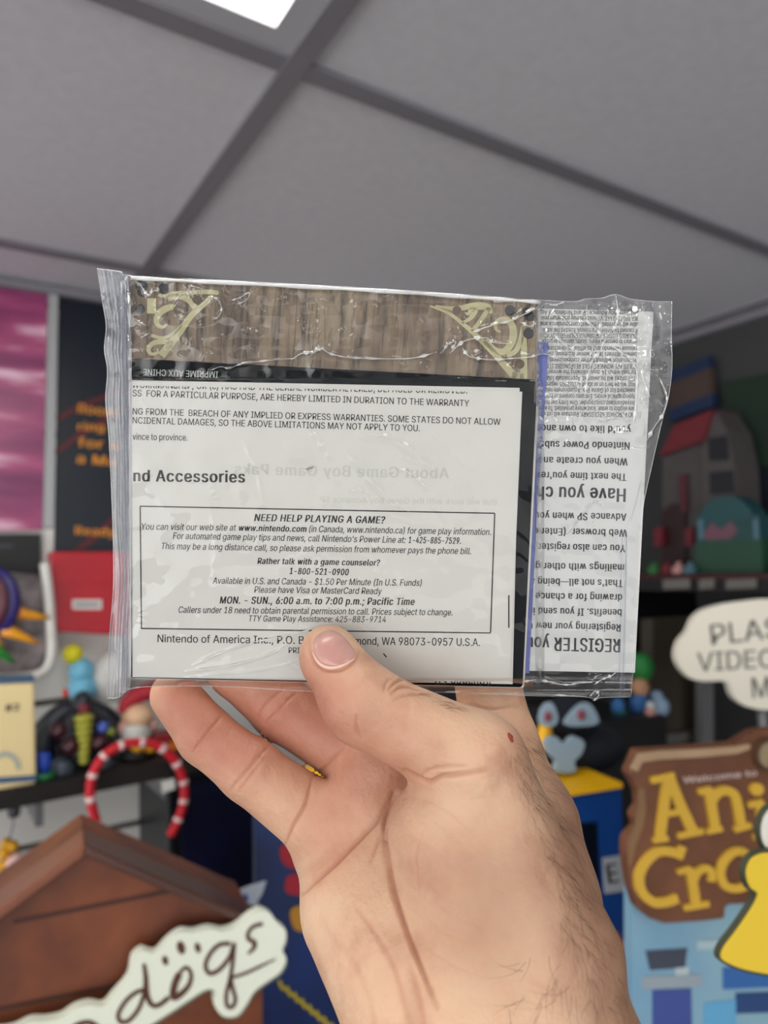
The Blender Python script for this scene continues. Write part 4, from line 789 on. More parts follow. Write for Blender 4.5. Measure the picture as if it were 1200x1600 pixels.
def page(name, px, o, thick, m, parent=None, n=1):
    """a sheet or booklet cover: quad corners in pixels, solid, with slightly rounded corners."""
    mb = MB(); a = [sheet(x, y, o) for x, y in px]; b = [p - OUT * thick for p in a]; k = len(a)
    mb.add(a + b, [tuple(range(k)), tuple(range(2*k-1, k-1, -1))] + [(i, i+k, (i+1) % k + k, (i+1) % k) for i in range(k)])
    return mb.build(name, m, parent)
def rounded(q, r=6):
    P = [np.array(p, float) for p in q]; out = []
    for i, p in enumerate(P):
        a, c = P[i-1], P[(i+1) % 4]; u = (a-p) / np.linalg.norm(a-p); v = (c-p) / np.linalg.norm(c-p)
        for t in (0, .25, .5, .75, 1): out.append(p + u*r*(1-t)**2 + v*r*t**2)
    return out

# --- front leaflet
lf = thing('leaflet', 'white folded leaflet with black warranty and help print, front of the clear bag', 'leaflet', sheet(510, 830))
LF = [(205.5,601), (816,612), (797,1066), (209,1057)]
page('front_page', LF, 0, .00012, paper, lf)
page('back_page', [(204.5,594), (812,606), (801,1069), (207,1058)], .0004, .0002, paper, lf)
INK = -.00006
su = lambda x, y: sheet(x, y, INK)
mb = MB(); cl = ((205.5,602.5), (816,613.5))
text(mb, 'WORKMANSHIP, OR (c) HAS HAD THE SERIAL NUMBER ALTERED, DEFACED OR REMOVED.', (206,606), (730,615), 11, su, clip=cl)
text(mb, 'SS  FOR A PARTICULAR PURPOSE, ARE HEREBY LIMITED IN DURATION TO THE WARRANTY', (207,619), (733,635), 10, su)
text(mb, 'NG FROM THE  BREACH OF ANY IMPLIED OR EXPRESS WARRANTIES. SOME STATES DO NOT ALLOW', (207,647.5), (782,664), 10, su)
text(mb, 'NCIDENTAL DAMAGES, SO THE ABOVE LIMITATIONS MAY NOT APPLY TO YOU.', (207,661.5), (656,674), 10, su)
text(mb, 'vince to province.', (207,687), (293,688.5), 10, su)
text(mb, 'nd Accessories', (208,752), (383,754), 18, su, True)
B = [(219,791), (773,802), (766.5,989), (221,982)]
for i in range(4):
    p, q = np.array(B[i], float), np.array(B[(i+1) % 4], float); strokes(mb, [([p, (p+q)/2, q], 1.9)], su)
text(mb, 'NEED HELP PLAYING A GAME?', (397,814), (602,818), 11, su, True, True)
text(mb, 'You can visit our web site at', (221,827.5), (369,829.3), 10, su, False, True)
text(mb, 'www.nintendo.com', (373,829.3), (479,831.2), 9.5, su, True, True)
text(mb, '(in Canada, www.nintendo.ca) for game play information.', (483,831.2), (767,836), 10, su, False, True)
text(mb, "For automated game play tips and news, call Nintendo's Power Line at:", (270,842), (634,848.5), 10, su, False, True)
text(mb, '1-425-885-7529.', (638,848.5), (720,850), 10, su, True, True)
text(mb, 'This may be a long distance call, so please ask permission from whomever pays the phone bill.', (252.5,858), (736,866), 10, su, False, True)
text(mb, 'Rather talk with a game counselor?', (402,881), (594,884), 9.5, su, True, True)
text(mb, '1-800-521-0900', (452,897), (545,899), 10, su, True, True)
text(mb, 'Available in U.S. and Canada - $1.50 Per Minute (In U.S. Funds)', (332,912), (659,915.5), 10, su, False, True)
text(mb, 'Please have Visa or MasterCard Ready', (397,926), (597,928.5), 10, su, False, True)
text(mb, 'MON. - SUN., 6:00 a.m. to 7:00 p.m.; Pacific Time', (343,943), (648,945.5), 11, su, True, True)
text(mb, 'Callers under 18 need to obtain parental permission to call. Prices subject to change.', (279,957.5), (707,961.6), 10, su, False, True)
text(mb, 'TTY Game Play Assistance: 425-883-9714', (389,971), (603,972.5), 9.5, su, False, True)
text(mb, 'Nintendo of America Inc., P.O. Bo', (246,1003.5), (484,1006.3), 12, su); text(mb, 'edmond, WA 98073-0957 U.S.A.', (538,1007), (750,1009.5), 12, su)
text(mb, 'PRINTED IN CHINA', (451,1020.5), (552,1021.5), 9, su)
strokes(mb, [([(795,930),(795,955),(795,981)], 2), ([(478,733),(490,729.5)], 1.2), ([(479,735),(489,732)], .8), ([(599,1021),(604,1027)], 2)], su)
mb.build('lettering', ink, lf)
mb = MB(); gu = lambda x, y: sheet(x, y, -.00003); UP = np.array([0, -1.0])
text(mb, 'About Game Boy Game Paks', (702,748), (366,741), 17, gu, True, up=UP)
text(mb, 'that will work with the Game Boy Advance SP', (777,789), (500,785), 9, gu, up=UP)
mb.build('show_through_print', ghost_ink, lf)['label'] = 'faint mirrored print showing through the page'

# --- black booklet behind it
bb = thing('booklet', 'black covered booklet lying behind the white leaflet, its spine upside down', 'booklet', sheet(520, 820, .001))
page('cover', rounded([(206,560), (836,593), (815,1074), (205,1059)], 3), .001, .0003, gloss_black, bb)
page('page_block', rounded([(209,600), (841.5,634), (819,1075), (208,1060)], 5), .0014, .0008, paper, bb)
page('inner_cover', rounded([(215,600), (838,629), (816.5,1073), (214,1058)], 5), .00085, .0001, gloss_black, bb)
mb = MB(); text(mb, 'IMPRIME AUX CHINE', (341,580.5), (224,576.5), 10, lambda x, y: sheet(x, y, .0007))
mb.build('lettering', mat('pale print', '#b4bab6', .7), bb)['label'] = 'pale upside-down print on the black edge'
mb = MB(); text(mb, 'Advance SP', (769,1060.5), (680,1058), 12, lambda x, y: sheet(x, y, .00033))
mb.build('sliver_print', ink, lf)['label'] = 'upside-down words at the bottom edge, mostly cut off'

# --- wood-patterned booklet
wood_m = bpy.data.materials.new('printed wood boards'); wood_m.use_nodes = True
nt = wood_m.node_tree; b = nt.nodes['Principled BSDF']; b.inputs['Roughness'].default_value = .5
tc = nt.nodes.new('ShaderNodeTexCoord'); mp = nt.nodes.new('ShaderNodeMapping')
# boards run up the page: rotate room coordinates into page coordinates
pu = (sheet(840,468) - sheet(203,430)); pu /= np.linalg.norm(pu); pv = np.cross(OUT, pu)
vm = []
for axis in (pu, pv):
    d = nt.nodes.new('ShaderNodeVectorMath'); d.operation = 'DOT_PRODUCT'; d.inputs[1].default_value = tuple(axis)
    nt.links.new(tc.outputs['Object'], d.inputs[0]); vm.append(d)
def scaled(sx, sy):
    c = nt.nodes.new('ShaderNodeCombineXYZ')
    for i, s_ in enumerate((sx, sy)):
        m_ = nt.nodes.new('ShaderNodeMath'); m_.operation = 'MULTIPLY'; m_.inputs[1].default_value = s_
        nt.links.new(vm[i].outputs['Value'], m_.inputs[0]); nt.links.new(m_.outputs[0], c.inputs[i])
    return c
def noise(vec, det=6, rough=.6):
    n = nt.nodes.new('ShaderNodeTexNoise'); n.inputs['Scale'].default_value = 1; n.inputs['Detail'].default_value = det; n.inputs['Roughness'].default_value = rough
    nt.links.new(vec.outputs[0], n.inputs['Vector']); return n
def ramp(src, stops):
    r = nt.nodes.new('ShaderNodeValToRGB'); e = r.color_ramp.elements
    while len(e) < len(stops): e.new(.5)
    for i, (p, c) in enumerate(stops): e[i].position = p; e[i].color = (*lin(c), 1)
    nt.links.new(src, r.inputs['Fac']); return r
def mixc(a, b_, f, mode='MIX'):
    m_ = nt.nodes.new('ShaderNodeMix'); m_.data_type = 'RGBA'; m_.blend_type = mode
    if hasattr(f, 'links'): nt.links.new(f, m_.inputs[0])
    else: m_.inputs[0].default_value = f
    nt.links.new(a, m_.inputs[6]); nt.links.new(b_, m_.inputs[7]); return m_.outputs[2]
n1 = noise(scaled(160, 22)); n2 = noise(scaled(420, 45), 5, .7); n3 = noise(scaled(60, 60), 3); n4 = noise(scaled(95, 6), 2, .4)
base = ramp(n1.outputs['Fac'], [(.3, '#5a4a3c'), (.5, '#85735e'), (.7, '#988a72')])
dark = ramp(n2.outputs['Fac'], [(.36, '#4a3c33'), (.52, '#ffffff'), (.9, '#ffffff')])
blot = ramp(n3.outputs['Fac'], [(.3, '#7c5344'), (.5, '#ffffff'), (.8, '#d8d2c0')])
seam = ramp(n4.outputs['Fac'], [(.355, '#ffffff'), (.375, '#3a2f29'), (.395, '#ffffff')])
c = mixc(base.outputs[0], dark.outputs[0], .75, 'MULTIPLY'); c = mixc(c, blot.outputs[0], .5, 'MULTIPLY'); c = mixc(c, seam.outputs[0], .6, 'MULTIPLY')
nt.links.new(c, b.inputs['Base Color'])
wbk = thing('booklet', 'booklet with printed brown wood boards and cream corner scrolls, top of the bag', 'booklet', sheet(520, 760, .0022))
page('cover', rounded([(203,430), (841,468), (838,640), (206,600)], 5), .0022, .0003, wood_m, wbk)
page('page_block', rounded([(201,456), (839,474), (820,1066), (203,1052)], 4), .0026, .0009, paper, wbk)
wsu = lambda x, y: sheet(x, y, .00212); wsu2 = lambda x, y: sheet(x, y, .00205)
mb = MB()
# scrolls of the left corner
strokes(mb, [
    (spline([(247,462),(285,458),(325,456),(342,458)]), [2]+[7]*22+[2]),
    (spline([(332,462),(318,476),(300,492),(284,514),(268,535),(252,556)], 6), np.linspace(7, 13, 31)),
    (spline([(262,466),(280,463),(296,470),(306,483)], 6), 9),
    (spline([(284,495),(272,480),(256,484),(246,494),(245,506),(255,511),(263,503)], 6), list(np.linspace(5,11,12))+list(np.linspace(11,3,25))),
    (spline([(236,524),(255,528),(272,520),(284,508)], 6), 5),
    (spline([(270,538),(256,534),(240,536),(232,545),(236,553),(246,551),(246,544)], 6), list(np.linspace(9,7,18))+list(np.linspace(7,2,19))),
    ([(237,466),(237,490)], 14),
    # right corner
    (spline([(672,478),(700,489),(722,505),(744,524),(770,550),(795,578),(806,590)], 6), np.linspace(3, 13, 37)),
    (spline([(680,478),(712,482),(740,478),(762,480),(768,490)], 6), list(np.linspace(3,12,15))+list(np.linspace(12,5,10))),
    (spline([(722,505),(735,497),(742,486),(736,484),(731,491),(727,488)], 6), list(np.linspace(4,9,12))+list(np.linspace(9,2,19))),
    (spline([(738,518),(748,505),(757,492),(765,480)], 6), 7),
    (spline([(758,532),(775,548),(790,548),(801,530),(800,508),(789,499),(776,503),(775,514),(782,519)], 6), list(np.linspace(9,12,20))+list(np.linspace(12,3,29))),
    (spline([(792,556),(806,548),(814,530),(818,510)], 6), 8),
    ([(818,508),(819,540),(818,592)], [6,9,12]), ([(800,586),(818,590)], 12)], wsu)
mb.build('corner_scrolls', cream, wbk)['label'] = 'cream printed scrollwork in the two corners'
def dots(L, surf):
    mb = MB()
    for x, y, r in L:
        mb.add([surf(x + r*math.cos(a*.3927), y + r*math.sin(a*.3927)) for a in range(16)], [tuple(range(16))])
    return mb
dots([(221,446,10),(256,451,9),(219,483,8),(222,456,8),(797,485,8.5),(824,488,8.5),(828,494,8),(826,521,8.5)], wsu2).build('nail_heads', navy_dot, wbk)['label'] = 'dark printed nail heads'
dots([(308,467,8),(278,484,7),(262,503,4),(812,569,7.5),(714,485,7)], wsu2).build('scroll_holes', mat('brown print', '#5d4b3d', .6), wbk)

# --- violet card and register card, standing out at the right
page('violet_card', [(790,528), (857,536), (847,700), (839,800), (827,1052), (760,1050)], .0041, .0003, blue_card_m)
tag(bpy.data.objects['violet_card'], 'narrow violet blue card edge beside the black booklet, over the register card', 'card')
rc = thing('register_card', 'white card with bold upside-down register text, at the right of the bag', 'card', sheet(910, 770, .0047))
page('card', [(700,478), (842,482), (1021,487), (992,1051), (820,1048), (690,1046)], .0047, .0003, paper2, rc)
ru = lambda x, y: sheet(x, y, .00464)
mb = MB()
for s, a, b_, cap in (("you'd like to own and", (986,666), (846,663.5), 11.5), ('Nintendo Power subs', (984,691), (844,689), 11.5), ('When you create an a', (981,716), (838,713.5), 11.5),
        ("The next time you're", (979,740), (846,737), 11.5), ('Have you ch', (978,763.5), (839,760), 21), ('Advance SP when you', (979,802.5), (836,800), 11.5),
        ('Web browser. (Enter e', (980,827.5), (834,824.5), 11.5), ('You can also register (', (977.5,851.5), (832,848.5), 11.5), ('mailings with other gr', (975.5,881.5), (831,879), 11.5),
        ("That's not all\u2014being a", (973.5,906), (829,903), 11.5), ('drawing for a chance t', (972.5,928.5), (828,926), 11.5), ('benefits. If you send in', (971.5,952), (826,949), 11.5),
        ('Registering your new G', (970,975.5), (824,972), 11.5), ('REGISTER you', (969.5,998.5), (823,995), 21)):
    text(mb, s, a, b_, cap, ru, True)
small = ['NO PURCHASE NECESSARY. Purchase will not in', 'are eligible to enter. Void where prohibited. To en', 'boyadvancesp.com/register. One Entry per hou', 'typographical errors. Entrants consent to being',
         'selected list of Game Pro. Approximate retail', 'ing) will be held on or about 4/15/2005 regardle', '120 prizes will be awarded. Approximate total v', "by mail within 14 days following the winner's r",
         "RULES ARE WINNERS' SOLE RESPONSIBILITY. A", 'information without further compensation. No', 'benefit. Winners (and if winner is a minor, their p', 'release Nintendo and its affiliates, directors, of',
         'related to personal injury, death, damage to prope', 'INJURIES, LOSSES, OR DAMAGES SUFFERED BY YOU', "if caused by Nintendo's control. Elected the admin", 'able will be printed in the next correspondence and',
         'WA 98073-2442. VT residents may omit return post', 'and Game Boy Advance SP and Nintendo of Am']
ys_ = [940, 895, 850, 800, 752, 707, 660, 610, 565, 517, 470, 425, 372, 325, 285, 237, 190, 147]
for s, y in zip(small, ys_):
    yy = 460 + y/5 - 3.5; t_ = (940 - y) / 800; text(mb, s, (990.5 + 7*t_, yy), (848 - 3*t_, yy - 1), 7.2, ru)
mb.build('lettering', ink2, rc)

# ------------------------------------------------------------------ the clear bag
def film_material(name, haze, tint, refl=.55, base=.045, rough=.04):
    m = bpy.data.materials.new(name); m.use_nodes = True; nt = m.node_tree; nt.nodes.remove(nt.nodes['Principled BSDF'])
    lw = nt.nodes.new('ShaderNodeLayerWeight'); lw.inputs['Blend'].default_value = .5
    pw = nt.nodes.new('ShaderNodeMath'); pw.operation = 'POWER'; pw.inputs[1].default_value = 1.25
    ma = nt.nodes.new('ShaderNodeMath'); ma.operation = 'MULTIPLY_ADD'; ma.inputs[1].default_value = refl; ma.inputs[2].default_value = base
    nt.links.new(lw.outputs['Facing'], pw.inputs[0]); nt.links.new(pw.outputs[0], ma.inputs[0])
    tr = nt.nodes.new('ShaderNodeBsdfTransparent'); tr.inputs[0].default_value = (.975, .98, .985, 1)
    gl = nt.nodes.new('ShaderNodeBsdfGlossy'); gl.inputs['Roughness'].default_value = rough
    df = nt.nodes.new('ShaderNodeBsdfTranslucent'); df.inputs[0].default_value = (*tint, 1)
    d2 = nt.nodes.new('ShaderNodeBsdfDiffuse'); d2.inputs[0].default_value = (*tint, 1)
    md = nt.nodes.new('ShaderNodeMixShader'); md.inputs[0].default_value = .5; nt.links.new(df.outputs[0], md.inputs[1]); nt.links.new(d2.outputs[0], md.inputs[2])
    m0 = nt.nodes.new('ShaderNodeMixShader'); m0.inputs[0].default_value = haze; nt.links.new(tr.outputs[0], m0.inputs[1]); nt.links.new(md.outputs[0], m0.inputs[2])
    m1 = nt.nodes.new('ShaderNodeMixShader'); nt.links.new(ma.outputs[0], m1.inputs[0]); nt.links.new(m0.outputs[0], m1.inputs[1]); nt.links.new(gl.outputs[0], m1.inputs[2])
    nt.links.new(m1.outputs[0], nt.nodes['Material Output'].inputs[0]); return m
film_m = film_material('clear film', .004, (.85, .87, .9), .85, .008, .03)
back_m = film_material('clear film, back', .02, (.8, .83, .88), .4, .04, .08)
seam_m = film_material('folded film', .075, (.55, .68, .95), .6, .02, .06)

L_E = spline([(152,420),(160,470),(166,510),(163,545),(168,580),(165,625),(170,680),(174,760),(177,850),(177,920),(172,985),(169,1040),(167,1091)], 6)
R_E = spline([(1050,471),(1049,520),(1050,575),(1044,622),(1034,660),(1018,730),(1004,800),(999,900),(995,980),(990,1040),(986,1089)], 6)
T_E = spline([(152,420),(190,425),(205,431),(400,441),(600,452),(760,463),(845,469),(900,471),(915,467),(940,466),(962,460),(985,467),(1020,471),(1050,471)], 6)
B_E = spline([(167,1091),(185,1090),(200,1078),(230,1073),(300,1072),(380,1074),(480,1080),(600,1082),(700,1082),(830,1087),(915,1089),(928,1095),(940,1090),(986,1089)], 6)
def resample(P, n):
    P = np.array(P); s = np.r_[0, np.cumsum(np.linalg.norm(np.diff(P, axis=0), axis=1))]; t = np.linspace(0, s[-1], n)
    return np.c_[np.interp(t, s, P[:, 0]), np.interp(t, s, P[:, 1])]
def coons(l, r, t, b_, nu, nv):
    l, r, t, b_ = resample(l, nv), resample(r, nv), resample(t, nu), resample(b_, nu)
    u = np.linspace(0, 1, nu)[None, :, None]; v = np.linspace(0, 1, nv)[:, None, None]
    return (1-v)*t[None] + v*b_[None] + (1-u)*l[:, None] + u*r[:, None] - ((1-u)*(1-v)*l[0] + u*(1-v)*r[0] + (1-u)*v*l[-1] + u*v*r[-1])
rng = np.random.default_rng(5)
def value_noise(x, y, cell, seed):
    g_ = np.random.default_rng(seed).standard_normal((200, 200)); X, Y = x / cell + 50, y / cell + 50
    i, j = np.floor(X).astype(int), np.floor(Y).astype(int); fx, fy = X - i, Y - j; fx = fx*fx*(3-2*fx); fy = fy*fy*(3-2*fy); i %= 199; j %= 199
    return (g_[j, i]*(1-fx) + g_[j, i+1]*fx)*(1-fy) + (g_[j+1, i]*(1-fx) + g_[j+1, i+1]*fx)*fy
def ridge_field(X, Y, lines):    # lines: (points, sigma px, height m)
    H = np.zeros_like(X)
    for pts, sg, h in lines:
        P = np.array(pts, float); x0, y0 = P.min(0) - 4*sg; x1, y1 = P.max(0) + 4*sg
        m_ = (X > x0) & (X < x1) & (Y > y0) & (Y < y1)
        if not m_.any(): continue
        q = np.c_[X[m_], Y[m_]]; best = np.full(len(q), 1e9); tt = np.zeros(len(q)); n_ = len(P) - 1
        for i in range(n_):
            a, d = P[i], P[i+1] - P[i]; t_ = np.clip(((q - a) @ d) / (d @ d + 1e-9), 0, 1)
            dist = ((q - a - t_[:, None]*d)**2).sum(1); k_ = dist < best; best[k_] = dist[k_]; tt[k_] = (i + t_[k_]) / n_
        w_ = np.sin(np.pi * np.clip(tt*.94 + .03, 0, 1))**.5 * (.75 + .35*np.sin(tt*23 + h*1e5))
        H[m_] = np.maximum(H[m_], h * w_ * np.exp(-best / sg**2))
    return H
def walk(x, y, ang, n, step, turn):
    P = [(x, y)]
    for _ in range(n):
        ang += rng.normal(0, turn); x += step*math.cos(ang); y += step*math.sin(ang); P.append((x, y))
    return spline(P, 3)
ridges = [  # the creases the photograph shows
    (spline([(204,434),(230,431),(300,434),(380,439),(480,444),(580,450),(680,457),(770,462),(845,467)]), 2.6, .0011),
    (spline([(328,579),(345,573),(358,576),(372,570),(395,566),(430,562),(462,560)]), 1.8, .0006),
    (spline([(455,562),(472,552),(490,551),(502,545),(515,552),(540,558),(575,560),(640,560),(680,551)]), 2.2, .0009),
    (spline([(485,556),(495,545),(502,541)]), 2.6, .0009),
    (spline([(690,552),(700,538),(712,534),(705,548)]), 3.0, .001),
    (spline([(702,553),(722,535),(740,529),(760,528),(772,535),(798,537)]), 2.6, .0009),
    (spline([(722,543),(732,556),(748,560),(770,562),(800,560),(826,558),(850,553),(872,560),(890,571)]), 2.2, .0009),
    (spline([(738,519),(770,508),(800,500),(825,488),(856,473)]), 2.8, .001),
    (spline([(812,502),(828,510),(836,504),(830,515)]), 3.0, .0008),
    (spline([(312,478),(330,465),(342,470),(346,485),(340,496),(331,499)]), 2.2, .0007),
    (spline([(216,440),(226,455),(234,462),(238,448)]), 2.4, .0008), (spline([(212,497),(220,505),(230,509)]), 2, .0006),
    (spline([(219,529),(228,523),(234,520)]), 2.6, .0007), (spline([(268,478),(280,462),(292,458),(297,466)]), 1.8, .0006),
    (spline([(360,470),(375,465),(390,457),(386,468),(370,476)]), 1.8, .0006),
    (spline([(302,462),(296,452),(300,447),(318,452)]), 1.8, .0006),
    (spline([(865,523),(884,540),(900,546)]), 2.2, .0008), (spline([(925,488),(938,503),(935,520)]), 2.6, .0008),
    (spline([(857,497),(870,492),(884,502),(900,525),(930,545)]), 2, .0007), (spline([(917,474),(918,500),(930,512),(941,525)]), 2, .0008),
    (spline([(962,462),(966,490),(963,508),(950,523),(938,545)]), 2.4, .0009), (spline([(941,545),(925,565),(918,590),(914,622)]), 3.6, .0011),
    (spline([(948,536),(975,553),(990,570),(996,585),(995,610),(992,650),(988,662)]), 2.2, .0008),
    (spline([(1014,572),(1006,568),(1004,585),(1010,605),(1017,622)]), 2, .0008), (spline([(1014,577),(1030,578),(1036,574)]), 2, .0007),
    (spline([(1030,590),(1040,612),(1042,628),(1034,650),(1022,668),(1010,690)]), 2.4, .0009),
    (spline([(925,628),(938,645),(950,660)]), 2, .0006), (spline([(955,633),(975,650),(985,665)]), 2, .0007),
    (spline([(1002,660),(1012,676),(1016,690),(1012,720),(1000,750),(990,790),(980,830),(976,880),(972,950),(970,1040),(968,1088)]), 2.0, .0003),
    (spline([(915,795),(930,783),(940,790)]), 1.8, .0006), (spline([(882,838),(900,815),(925,790)]), 1.8, .0005),
    (spline([(818,1065),(840,1062),(860,1066),(885,1070),(905,1067),(925,1066)]), 2.2, .0009),
    (spline([(928,1070),(940,1062),(955,1056),(963,1050)]), 3.4, .001), (spline([(922,1088),(930,1080),(936,1086),(928,1094)]), 2, .0008),
    (spline([(820,1084),(870,1086),(915,1088)]), 1.6, .0005),
    (spline([(290,1050),(320,1046),(360,1040),(400,1030),(430,1018),(452,1005)]), 2.0, .0005), (spline([(302,1040),(340,1022),(390,1005),(440,995),(485,984)]), 2.0, .0005),
    (spline([(288,1060),(330,1054),(385,1050),(440,1040),(468,1030)]), 1.6, .0004),
    (spline([(620,730),(645,742),(668,763)]), 3, .0005), (spline([(540,700),(570,740),(610,785),(640,800)]), 5, .0005), (spline([(380,690),(400,730),(412,790)]), 3, .0003),
    (spline([(470,660),(500,690),(520,720)]), 4, .0004), (spline([(560,680),(620,690),(690,745)]), 6, .0006),
    (spline([(330,790),(337,850),(334,900)]), 4, .0003), (spline([(560,770),(590,860),(600,900)]), 5, .0003)]
N_SEEN = len(ridges)
for _ in range(60):              # crumpled corner over the register card
    ridges.append((walk(rng.uniform(855, 1045), rng.uniform(475, 660), rng.uniform(.5, 2.4), rng.integers(2, 6), rng.uniform(5, 12), .5), rng.uniform(1.3, 2.4), rng.uniform(.0003, .0008)))
for _ in range(34): ridges.append((walk(rng.uniform(207, 420), rng.uniform(438, 550), rng.uniform(0, 6.3), rng.integers(2, 4), rng.uniform(4, 8), .6), rng.uniform(1.3, 2.2), rng.uniform(.0002, .0006)))
for _ in range(20): ridges.append((walk(rng.uniform(420, 850), rng.uniform(450, 580), rng.uniform(0, 6.3), rng.integers(2, 5), rng.uniform(4, 9), .6), rng.uniform(1.3, 2.0), rng.uniform(.0002, .0005)))
for _ in range(36): ridges.append((walk(rng.uniform(210, 990), rng.uniform(620, 1060), rng.uniform(.3, 1.6), rng.integers(3, 8), rng.uniform(8, 20), .25), rng.uniform(2.0, 4.5), rng.uniform(.00008, .0003)))
for _ in range(26): ridges.append((walk(rng.uniform(850, 1030), rng.uniform(480, 640), rng.uniform(-.6, .6), 2, 7, .5), rng.uniform(4, 7), rng.uniform(.0008, .0015)))
for _ in range(14): ridges.append((walk(rng.uniform(215, 840), rng.uniform(445, 560), rng.uniform(-.5, .5), 2, 8, .5), rng.uniform(3, 6), rng.uniform(.0006, .0012)))
for _ in range(22): ridges.append((walk(rng.uniform(1000, 1045), rng.uniform(580, 700), rng.uniform(.5, 2.4), 3, 5, .7), rng.uniform(1.3, 2.2), rng.uniform(.0004, .0009)))

def film(name, P, offs, m, parent, label=None):
    nv, nu = P.shape[:2]; yr = (P[..., 1] - 800) / F; z = (Z0 + offs) / (1 - S*yr)
    cv = np.stack([(P[..., 0] - 600)/F*z, yr*z, z], -1) @ ROT.T + CAM
    idx = np.arange(nv*nu).reshape(nv, nu); fc = np.stack([idx[:-1,:-1], idx[1:,:-1], idx[1:,1:], idx[:-1,1:]], -1).reshape(-1, 4)
    me = bpy.data.meshes.new(name); me.vertices.add(nv*nu); me.vertices.foreach_set('co', cv.reshape(-1))
    me.loops.add(fc.size); me.loops.foreach_set('vertex_index', fc.reshape(-1)); me.polygons.add(len(fc))
    me.polygons.foreach_set('loop_start', np.arange(0, fc.size, 4)); me.polygons.foreach_set('loop_total', np.full(len(fc), 4))
    me.polygons.foreach_set('use_smooth', np.ones(len(fc), bool)); me.update(); me.validate(); me.materials.append(m)
    o = bpy.data.objects.new(name, me); COL.objects.link(o); setparent(o, parent)
    if label: o['label'] = label
    return o
bag = thing('plastic_bag', 'clear crinkled plastic bag holding the papers, held up in the hand', 'plastic bag', sheet(600, 800))
NU, NV = 800, 600
P = coons(L_E, R_E, T_E, B_E, NU, NV); X_, Y_ = P[..., 0], P[..., 1]
U_ = np.linspace(0, 1, NU)[None, :] * np.ones((NV, 1)); V_ = np.linspace(0, 1, NV)[:, None] * np.ones((1, NU))
sst = lambda a, b_, x: (lambda t_: t_*t_*(3-2*t_))(np.clip((x - a)/(b_ - a), 0, 1))
inside = sst(178, 206, X_) * (1 - sst(835, 852, X_)) * (1 - sst(1058, 1078, Y_))
top_fold = sst(0, .012, V_)
inside2 = sst(835, 850, X_) * (1 - sst(1020 - (Y_-480)*.05, 1046 - (Y_-480)*.08, X_)) * (1 - sst(1046, 1070, Y_))
o_front = .0026 - .0034*inside - .0011*(1-inside)*0 - (.0026-.0038)*inside2*(1-inside)*-.0 + .0012*inside2
soft = value_noise(X_, Y_, 46, 1)*.00012 + value_noise(X_, Y_, 17, 2)*.00004*(1 + 3*inside2 + 2*(Y_ < 590)) + value_noise(X_*.6 + Y_*.8, Y_*.6 - X_*.8, 30, 3)*.00008
zone = 1 + 1.2*((Y_ < 595) & (X_ > 200)) + 1.5*(X_ > 840)*(Y_ < 700)
ridges = [(p_, sg*1.15, h_*.95) for p_, sg, h_ in ridges]
H = ridge_field(X_, Y_, ridges)
film('front_film', P, np.maximum(o_front - soft*zone - H, -.0035), film_m, bag)
P2 = coons(L_E, R_E, T_E, B_E, 160, 120); b_in = sst(178, 215, P2[..., 0]) * (1 - sst(1000, 1035, P2[..., 0])) * (1 - sst(1060, 1084, P2[..., 1]))
film('back_film', P2, .0030 + .0024*b_in + value_noise(P2[..., 0], P2[..., 1], 24, 7)*.00015, back_m, bag)
# side seam with its pleats at the left, folded edges at the right and bottom
sl_ = np.array(L_E); sr_ = np.c_[np.interp(np.linspace(0, 1, 73), [0, .1, .5, .9, 1], [199, 204, 205, 206, 203]), np.linspace(428, 1076, 73)]
PS = coons(L_E, sr_, [(152,420), (175,423), (199,428)], [(167,1091), (186,1090), (203,1076)], 90, 200)
uu = np.linspace(0, 1, 90)[None, :]; wob = value_noise(PS[..., 0]*0 + uu*55, PS[..., 1], 90, 11)
pleat = .0006*np.sin(uu*22 + wob*1.2) + .0005*np.sin(uu*47 + wob*2) + value_noise(PS[..., 0]*1.2, PS[..., 1]*.35, 9, 12)*.0003
film('side_seam', PS, .0012 - .001*uu + pleat*(.35 + uu), seam_m, bag, 'milky pleated seam along the left side')
PF = coons(spline([(186,450),(188,600),(190,760),(192,900),(186,1020),(184,1085)], 6), spline([(204,440),(205,600),(206,760),(207,900),(206,1010),(204,1072)], 6), [(186,450), (204,440)], [(184,1085), (204,1072)], 40, 160)
uf = np.linspace(0, 1, 40)[None, :]
film('seam_pleat', PF, .0002 + .0006*np.sin(uf*19 + value_noise(PF[..., 0]*0 + uf*30, PF[..., 1], 70, 14)), seam_m, bag, 'tight pleat of folded film')
PR = coons(spline([(972,830),(969,950),(966,1088)], 6), spline([(982,830),(980,950),(976,1089)], 6), [(972,830), (982,830)], [(966,1088), (976,1089)], 12, 80)
film('edge_pleat', PR, .0030 + .0003*np.sin(np.linspace(0, 9, 12))[None, :]*np.ones((80, 1)), seam_m, bag, 'folded strip down the right edge')
cre = MB(); glint_film = film_material('painted crease glint', .72, (.92, .94, .95), .85, .15, .12)  # white ribbons paint the film's highlights along its folds
